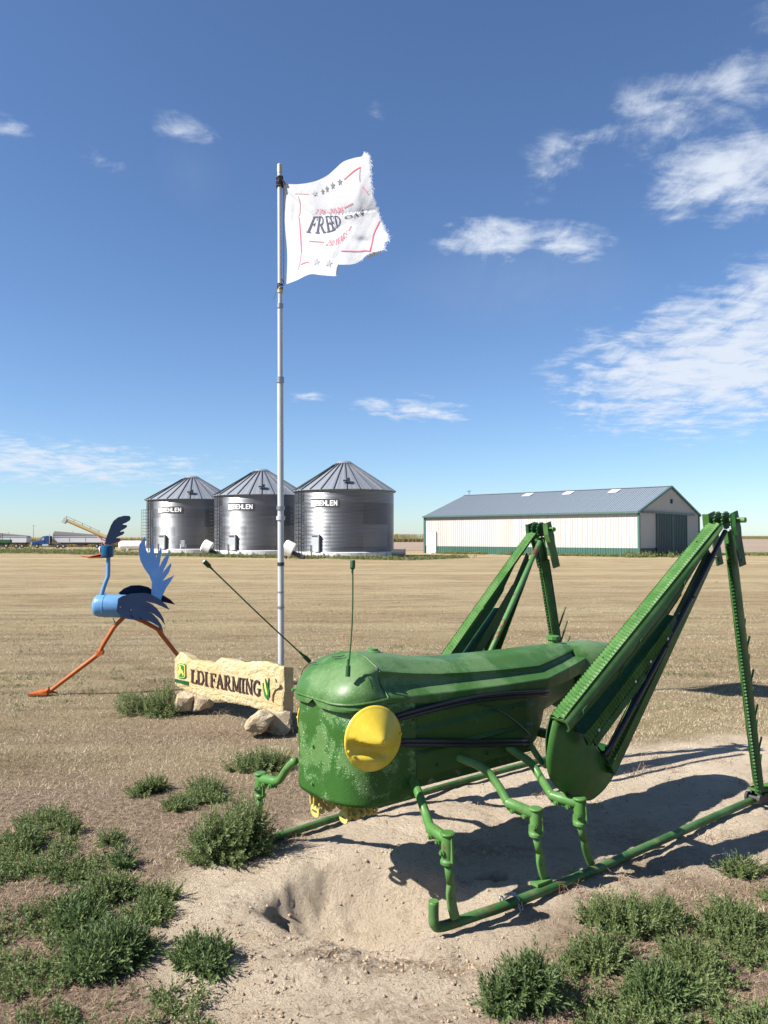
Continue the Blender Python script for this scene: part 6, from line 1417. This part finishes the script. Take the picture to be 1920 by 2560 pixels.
# hind legs
def ridged(name, par, p0, p1, wv, nv, wd_, pitch=.021, h=.015, slant=.5, mat=M_rasp, back=.006, vee=False):
    """toothed bar: wd_ wide along wv, teeth standing along nv"""
    p0, p1 = Vector(p0), Vector(p1); L = (p1 - p0).length; a = (p1 - p0) / L; wv = Vector(wv).normalized(); nv = Vector(nv).normalized(); m = 5; nl = int(L / pitch * 4); V = []; Fc = []
    for i in range(nl + 1):
        l = L * i / nl
        for j in range(m + 1):
            w_ = j / m; ph = (l + slant * (abs(w_ - .5) * 2 if vee else w_) * wd_) / pitch; t = ph - math.floor(ph); hh = h * (min(t / .35, (1 - t) / .65)) 
            if j in (0, m): hh *= .6
            V.append(p0 + a * l + wv * (w_ - .5) * wd_ + nv * hh)
    k = len(V)
    for i in range(nl):
        for j in range(m): q = i * (m + 1) + j; Fc.append((q, q + 1, q + m + 2, q + m + 1))
    V += [p0 - wv * wd_ / 2 - nv * back, p0 + wv * wd_ / 2 - nv * back, p1 + wv * wd_ / 2 - nv * back, p1 - wv * wd_ / 2 - nv * back]; Fc.append((k, k + 3, k + 2, k + 1))
    for i in range(nl): Fc += [(i * (m + 1), (i + 1) * (m + 1), k)] if i < nl / 2 else [(i * (m + 1), (i + 1) * (m + 1), k + 3)]
    for i in range(nl): q = i * (m + 1) + m; Fc += [(q, q + m + 1, k + 1)] if i < nl / 2 else [(q, q + m + 1, k + 2)]
    Fc += [(nl // 2 * (m + 1), k, k + 3), (nl // 2 * (m + 1) + m, k + 1, k + 2)]
    o = mesh(name, V, Fc, mat, par); bm = bmesh.new(); bm.from_mesh(o.data); bmesh.ops.recalc_face_normals(bm, faces=bm.faces[:]); bm.to_mesh(o.data); bm.free()
    o.data.polygons.foreach_set('use_smooth', [True] * len(o.data.polygons)); o.data.set_sharp_from_angle(angle=R(28)); return o
def sprocket(par, c, r_, n, th, mat):
    pts = []
    for k in range(n * 4):
        a = 2 * math.pi * k / (n * 4); rr = (r_ * .80, r_ * .98, r_, r_ * .84)[k % 4]; pts.append((c[0] + rr * math.cos(a), c[1] - th / 2, c[2] + rr * math.sin(a)))
    b = MB(); b.prism(pts, (0, th, 0)); return b.build('sprocket', mat, par)
def hind(s, p0, p1, foot, y0=.60):
    a = Vector((p1[0] - p0[0], 0, p1[1] - p0[1])); L = a.length; a = a / L; n = Vector((-a.z, 0, a.x)); O_ = Vector((p0[0], 0, p0[1])); Y_ = Vector((0, s, 0))
    k = L / 1.6
    def P(l, m, y): return O_ + a * (l * k) + n * m + Y_ * y
    # front channel: smooth rounded side
    b = MB(); ring = []
    for l, dep in ((-.0, .075), (.15, .09), (.45, .112), (.9, .112), (1.08, .10), (1.12, .085), (1.3, .055), (1.6, .032)):
        ring.append([P(l, .0, y0), P(l, .001, y0 + .078), P(l, -.010, y0 + .088), P(l, -dep * .35, y0 + .094), P(l, -dep * .75, y0 + .088), P(l, -dep, y0 + .068), P(l, -dep + .006, y0 + .060), P(l, -dep * .7, y0 + .078), P(l, -dep * .35, y0 + .084), P(l, -.016, y0 + .078), P(l, -.008, y0 + .01)])
    b.loft(ring); root = b.build('hind_leg', M_femur, hop, auto=40)
    b = MB(); b.tube([P(l, -d, y0 + .0925) for l, d in ((.08, .045), (.5, .062), (.9, .064), (1.1, .05))], .0014, 5); b.build('fold_line', M_hatch, root)
    for l, d in ((.10, .05), (.42, .085), (.62, .06), (1.10, .052)):
        b = MB(); b.tube([P(l - .03, -d + .004, y0 + .093), P(l, -d, y0 + .096), P(l + .012, -d + .014, y0 + .095), P(l + .05, -d + .012, y0 + .093)], .003, 6); b.build('weld_bead', M_rasp, root)
    ridged('rasp_bar', root, P(0, .004, y0 + .040), P(1.6, .004, y0 + .040), Y_, n, .078, slant=.45 * s * -1)
    b = MB()
    for l in (.1, .42, .76, 1.08, 1.42): b.disc(P(l, .011, y0 + .030), n, .0055, .003, 10)
    b.build('bolt_hole', M_hatch, root)
    # second channel
    b = MB(); b.loft([[P(l, -.120, y0 + .02), P(l, -.122, y0 + .040), P(l, -.128, y0 + .098), P(l, -.20, y0 + .100), P(l, -.20, y0 + .094), P(l, -.134, y0 + .090), P(l, -.130, y0 + .02)] for l in (.06, .86, .94)]); b.build('channel_bar', M_dark, root, auto=30)
    ridged('rasp_bar', root, P(.04, -.152, y0 + .106), P(.86, -.152, y0 + .102), n, Y_, .058, slant=.25, h=.013)
    ridged('rasp_bar', root, P(.08, -.202, y0 + .106), P(.56, -.202, y0 + .102), n, Y_, .040, slant=-.9, h=.013)
    b = MB()
    for l in (.13, .47, .62, .8): b.disc(P(l, -.165, y0 + .118), Y_, .007, .003, 10)
    b.build('bolt_hole', M_conc, root)
    b = MB(); b.loft([[P(l, -.030 - .115 * (1 - l / 1.6) - .03, y0 + .015), P(l, -.12 - .12 * (1 - l / 1.6), y0 + .015), P(l, -.12 - .12 * (1 - l / 1.6), y0 + .021), P(l, -.06 - .115 * (1 - l / 1.6), y0 + .021)] for l in (.0, .45, 1.15)]); b.build('inner_plate', M_dark, root)
    # rear channels spread towards the bowl
    b = MB(); r0, r1 = (.14, -.355), (1.46, -.062)
    def Q(t, e, y): l = r0[0] + (r1[0] - r0[0]) * t; m = r0[1] + (r1[1] - r0[1]) * t; return P(l, m - e * (1 - .45 * t), y)
    b.loft([[Q(t, .0, y0 + .055), Q(t, .052, y0 + .058), Q(t, .052, y0 + .05), Q(t, 0, y0 + .048)] for t in (0, .5, 1)]); b.build('channel_bar', M_dark, root)
    pa, pb_ = Q(.0, .026, y0 + .060), Q(.62, .026, y0 + .060); nn = (pb_ - pa).cross(Y_).normalized()
    ridged('rasp_bar', root, pa, pb_, nn, Y_, .050, slant=.9, vee=True, h=.013)
    b = MB(); b.loft([[Q(t, .050, y0 + .045), Q(t, .058, y0 + .078), Q(t, .112, y0 + .078), Q(t, .116, y0 + .02), Q(t, .110, y0 + .02), Q(t, .106, y0 + .07), Q(t, .064, y0 + .070), Q(t, .056, y0 + .045)] for t in (0, .35, .7, 1)]); b.build('channel_bar', M_femur, root, auto=30)
    b = MB()
    for t in (.08, .3, .42, .66): b.disc(Q(t, .012, y0 + .072), Y_, .006, .003, 10)
    b.build('bolt_hole', M_conc, root)
    if s < 0:
        b = MB(); b.tube(smoothcurve([P(.112, -.318, y0 + .10), P(.6, -.235, y0 + .10), P(1.0, -.165, y0 + .095), P(1.62, -.052, y0 + .085)], 6), .0135, 12); b.build('black_tube', M_black, root, smooth=True)
        b = MB()
        for l, m in ((.42, -.27), (.78, -.20), (1.12, -.14), (1.42, -.09)): b.disc(P(l, m, y0 + .112), Y_, .006, .010, 8)
        b.build('clamp_screw', M_dsteel, root)
    b = MB(); b.tube([P(.0, -.27, y0 - .04), P(1.56, -.03, y0 + .0)] if s < 0 else [P(.0, -.245, y0 - .11), P(1.52, -.005, y0 - .07)], .0165, 14); b.build('brace_tube', M_rusty, root, smooth=True)
    # bowl: two folded disc blades closing downwards
    X0, Z0 = (0, 0) if s < 0 else (p0[0] - .863 - .03, p0[1] - .776)
    out_ = [(lambda v: (v.x, v.z))(ly(1340 + .3526 * a_, 1260 + .3526 * b_, -.615)) for a_, b_ in [(112, 1535), (160, 1525), (240, 1545), (300, 1590), (380, 1655), (460, 1765), (520, 1830), (552, 1890), (545, 1950), (515, 2005), (470, 2055), (400, 2105), (330, 2095), (240, 2070), (160, 2015), (110, 1950), (82, 1870), (75, 1780), (85, 1660)]]
    C_ = Vector((sum(p[0] for p in out_) / len(out_), 0, sum(p[1] for p in out_) / len(out_))); cur = smoothcurve([(x, 0, z) for x, z in out_ + [out_[0]]], 4)[:-1]
    for side, mt, nm in ((1, M_bowl, 'outer_bowl'), (-1, M_dark, 'inner_bowl')):
        b = MB(); ring = []
        for q in range(9):
            t = q / 8
            rg = []
            for i, p in enumerate(cur):
                pp_ = C_.lerp(p, t); low = 1 if p.z < .46 or (p.x < .9 and p.z < .70) else .0
                edge = t ** 2.0; prox = float(sst(.72, .42, p.z)); yy = y0 - .010 + side * (.012 + .050 * (1 - edge) + .020 * (1 - prox) * t)
                rg.append(Vector((pp_.x + X0 + (.055 if side < 0 else 0) * t, s * yy, pp_.z + Z0)))
            ring.append(rg)
        b.loft(ring, cap=False); b.build(nm, mt, root, smooth=True, solid=.005)
    # knee
    kx, kz = p1[0] + .135 * (1 if s < 0 else .55), p1[1] + .030; K = Vector((kx, 0, kz))
    for yy in (y0 + .005, y0 + .052): sprocket(root, (kx - .02, s * yy, kz + .0), .052, 15, .010, M_dark)
    b = MB(); b.tube([K + Y_ * (y0 - .09), K + Y_ * (y0 + .155)], .0155, 14); b.build('knee_pin', M_leg, root, auto=40)
    F_ = Vector((foot[0], 0, foot[1])); sd_ = (F_ - K).normalized(); sx = Vector((-sd_.z, 0, sd_.x)); sx = sx if sx.x > 0 else -sx
    def Sx(l, e, y): return K + sd_ * l + sx * e + Y_ * y
    LS = (F_ - K).length
    for yy in (y0 - .045, y0 + .092):
        b = MB(); b.prism([Sx(-.045, -.045, yy), Sx(-.05, .030, yy), Sx(.0, .036, yy), Sx(.05, .046, yy), Sx(.11, .040, yy), Sx(.27, .056, yy), Sx(.27, -.010, yy), Sx(.17, -.022, yy), Sx(.08, -.040, yy), Sx(.03, -.05, yy)], Y_ * .009); b.prism([Sx(-.045, -.045, yy), Sx(.03, -.05, yy), Sx(.08, -.040, yy), Sx(.08, -.034, yy), Sx(.03, -.044, yy), Sx(-.045, -.037, yy)], Y_ * (.03 if yy > y0 else -.03)); pl_ = b.build('knee_plate', M_dark if yy > y0 else M_femur, root)
        b = MB(); b.disc(Sx(.235, .018, yy + .010), Y_, .014, .003, 14); b.build('bolt_hole', M_hatch, pl_)
    # shin
    b = MB(); w0, w1 = .038, .030
    b.loft([[Sx(l, -w_, y0 + .036), Sx(l, -w_, y0 + .062), Sx(l, -w_ + .008, y0 + .066), Sx(l, w_ - .008, y0 + .066), Sx(l, w_, y0 + .062), Sx(l, w_, y0 + .036), Sx(l, w_ - .005, y0 + .036), Sx(l, w_ - .006, y0 + .058), Sx(l, -w_ + .006, y0 + .058), Sx(l, -w_ + .005, y0 + .036)] for l, w_ in ((.06, w0), (LS, w1))]); sh = b.build('shin', M_femur, root, auto=30)
    ridged('rasp_bar', sh, Sx(.12, -w0 + .001, y0 + .055), Sx(LS - .01, -w1 + .001, y0 + .055), Y_, -sx, .016, h=.013, slant=.0, mat=M_dark)
    ridged('rasp_bar', sh, Sx(.22, w0 + .002, y0 + .045), Sx(LS - .05, w1 + .002, y0 + .045), Y_, sx, .03, h=.009, slant=.3, mat=M_femur)
    ridged('rasp_bar', sh, Sx(.22, 0, y0 + .036), Sx(LS - .05, 0, y0 + .036), sx, -Y_, .064, h=.012, slant=.45, mat=M_rasp)
    for i in range(9):                    # spines on the back of the shin
        l = LS * (.44 + .063 * i); p = Sx(l, w0 + .004, y0 + .035); e = p - sd_ * (.115 - .005 * (i % 3)) + sx * ((.052 if s < 0 else .10) + .008 * (i % 2)) + Y_ * (.01 * (i % 2))
        b = MB(); b.tube([p, e], [.0062, .0056], 8); b.build('spine', M_dark, sh)
    # foot
    b = MB(); f0 = Sx(LS - .01, 0, y0 + .03); b.box(f0 + Vector((.10, 0, -.012)), (.26, .075, .012), Matrix.Rotation(R(8), 3, 'Y')); ft = b.build('foot', M_femur, root)
    ridged('rasp_bar', ft, f0 + Vector((.0, 0, .012)), f0 + Vector((.24, 0, -.012)), Y_, (0, 0, 1), .07, h=.008)
    b = MB()
    for i in range(7): c_ = f0 + Vector((-.03 + .055 * i, 0, -.040)); b.lathe([(.028, -.045), (.030, -.03), (.012, -.028), (.012, .028), (.030, .03), (.028, .045)], 12, c_, (0, 1, 0))
    b.build('roller_chain', M_dsteel, ft)
    return root
hind(-1, (.863, .776), (2.215, 1.665), (2.672, .085))
hind(1, (1.08, .66), (2.085, 1.62), (2.50, .085), .55)
b = MB(); b.tube(smoothcurve([(1.12, -.22, .56), (1.14, -.30, .46), (1.10, -.38, .47), (1.08, -.42, .60)], 5), .016, 12); b.build('hook_pipe', M_leg, hop, smooth=True)
b = MB(); b.beam((1.30, -.62, .55), (1.30, .62, .55), .04, .04); b.build('axle_bar', M_dark, hop)
b = MB(); b.beam((.33, -.21, .50), (.33, -.21, .41), .03, .008); b.build('mount_plate', M_leg, hop)
# tie-down chain round the near skid
cp = gnd(1283, 2252, .03); ch = thing('tie_down_chain', (cp.x, cp.y, .03), GA, 'short steel chain wrapped over the near skid pipe', 'chain')
def link(c, d, up):
    d = Vector(d).normalized(); up = Vector(up).normalized(); pts = []
    for k in range(17):
        t = 2 * math.pi * k / 16; pts.append(Vector(c) + d * (.0125 * math.cos(t) + math.copysign(.006, math.cos(t))) + up * (.009 * math.sin(t)))
    b = MB(); b.tube(pts, .0036, 7, False); b.build('link', M_steel, ch, smooth=True)
cp_ = [(-.01, .028, .008), (-.006, .008, .026), (0, -.014, .024), (.004, -.030, .006), (.006, -.036, -.012), (.008, -.042, -.028), (-.03, .036, -.004)]
for i in range(len(cp_)):
    d = (Vector(cp_[min(i + 1, 5)]) - Vector(cp_[max(min(i, 5) - 1, 0)])); link(cp_[i], d, (1, 0, 0.1) if i % 2 else (0, .7, 1) if i in (2,) else (.2, d.z, -d.y))
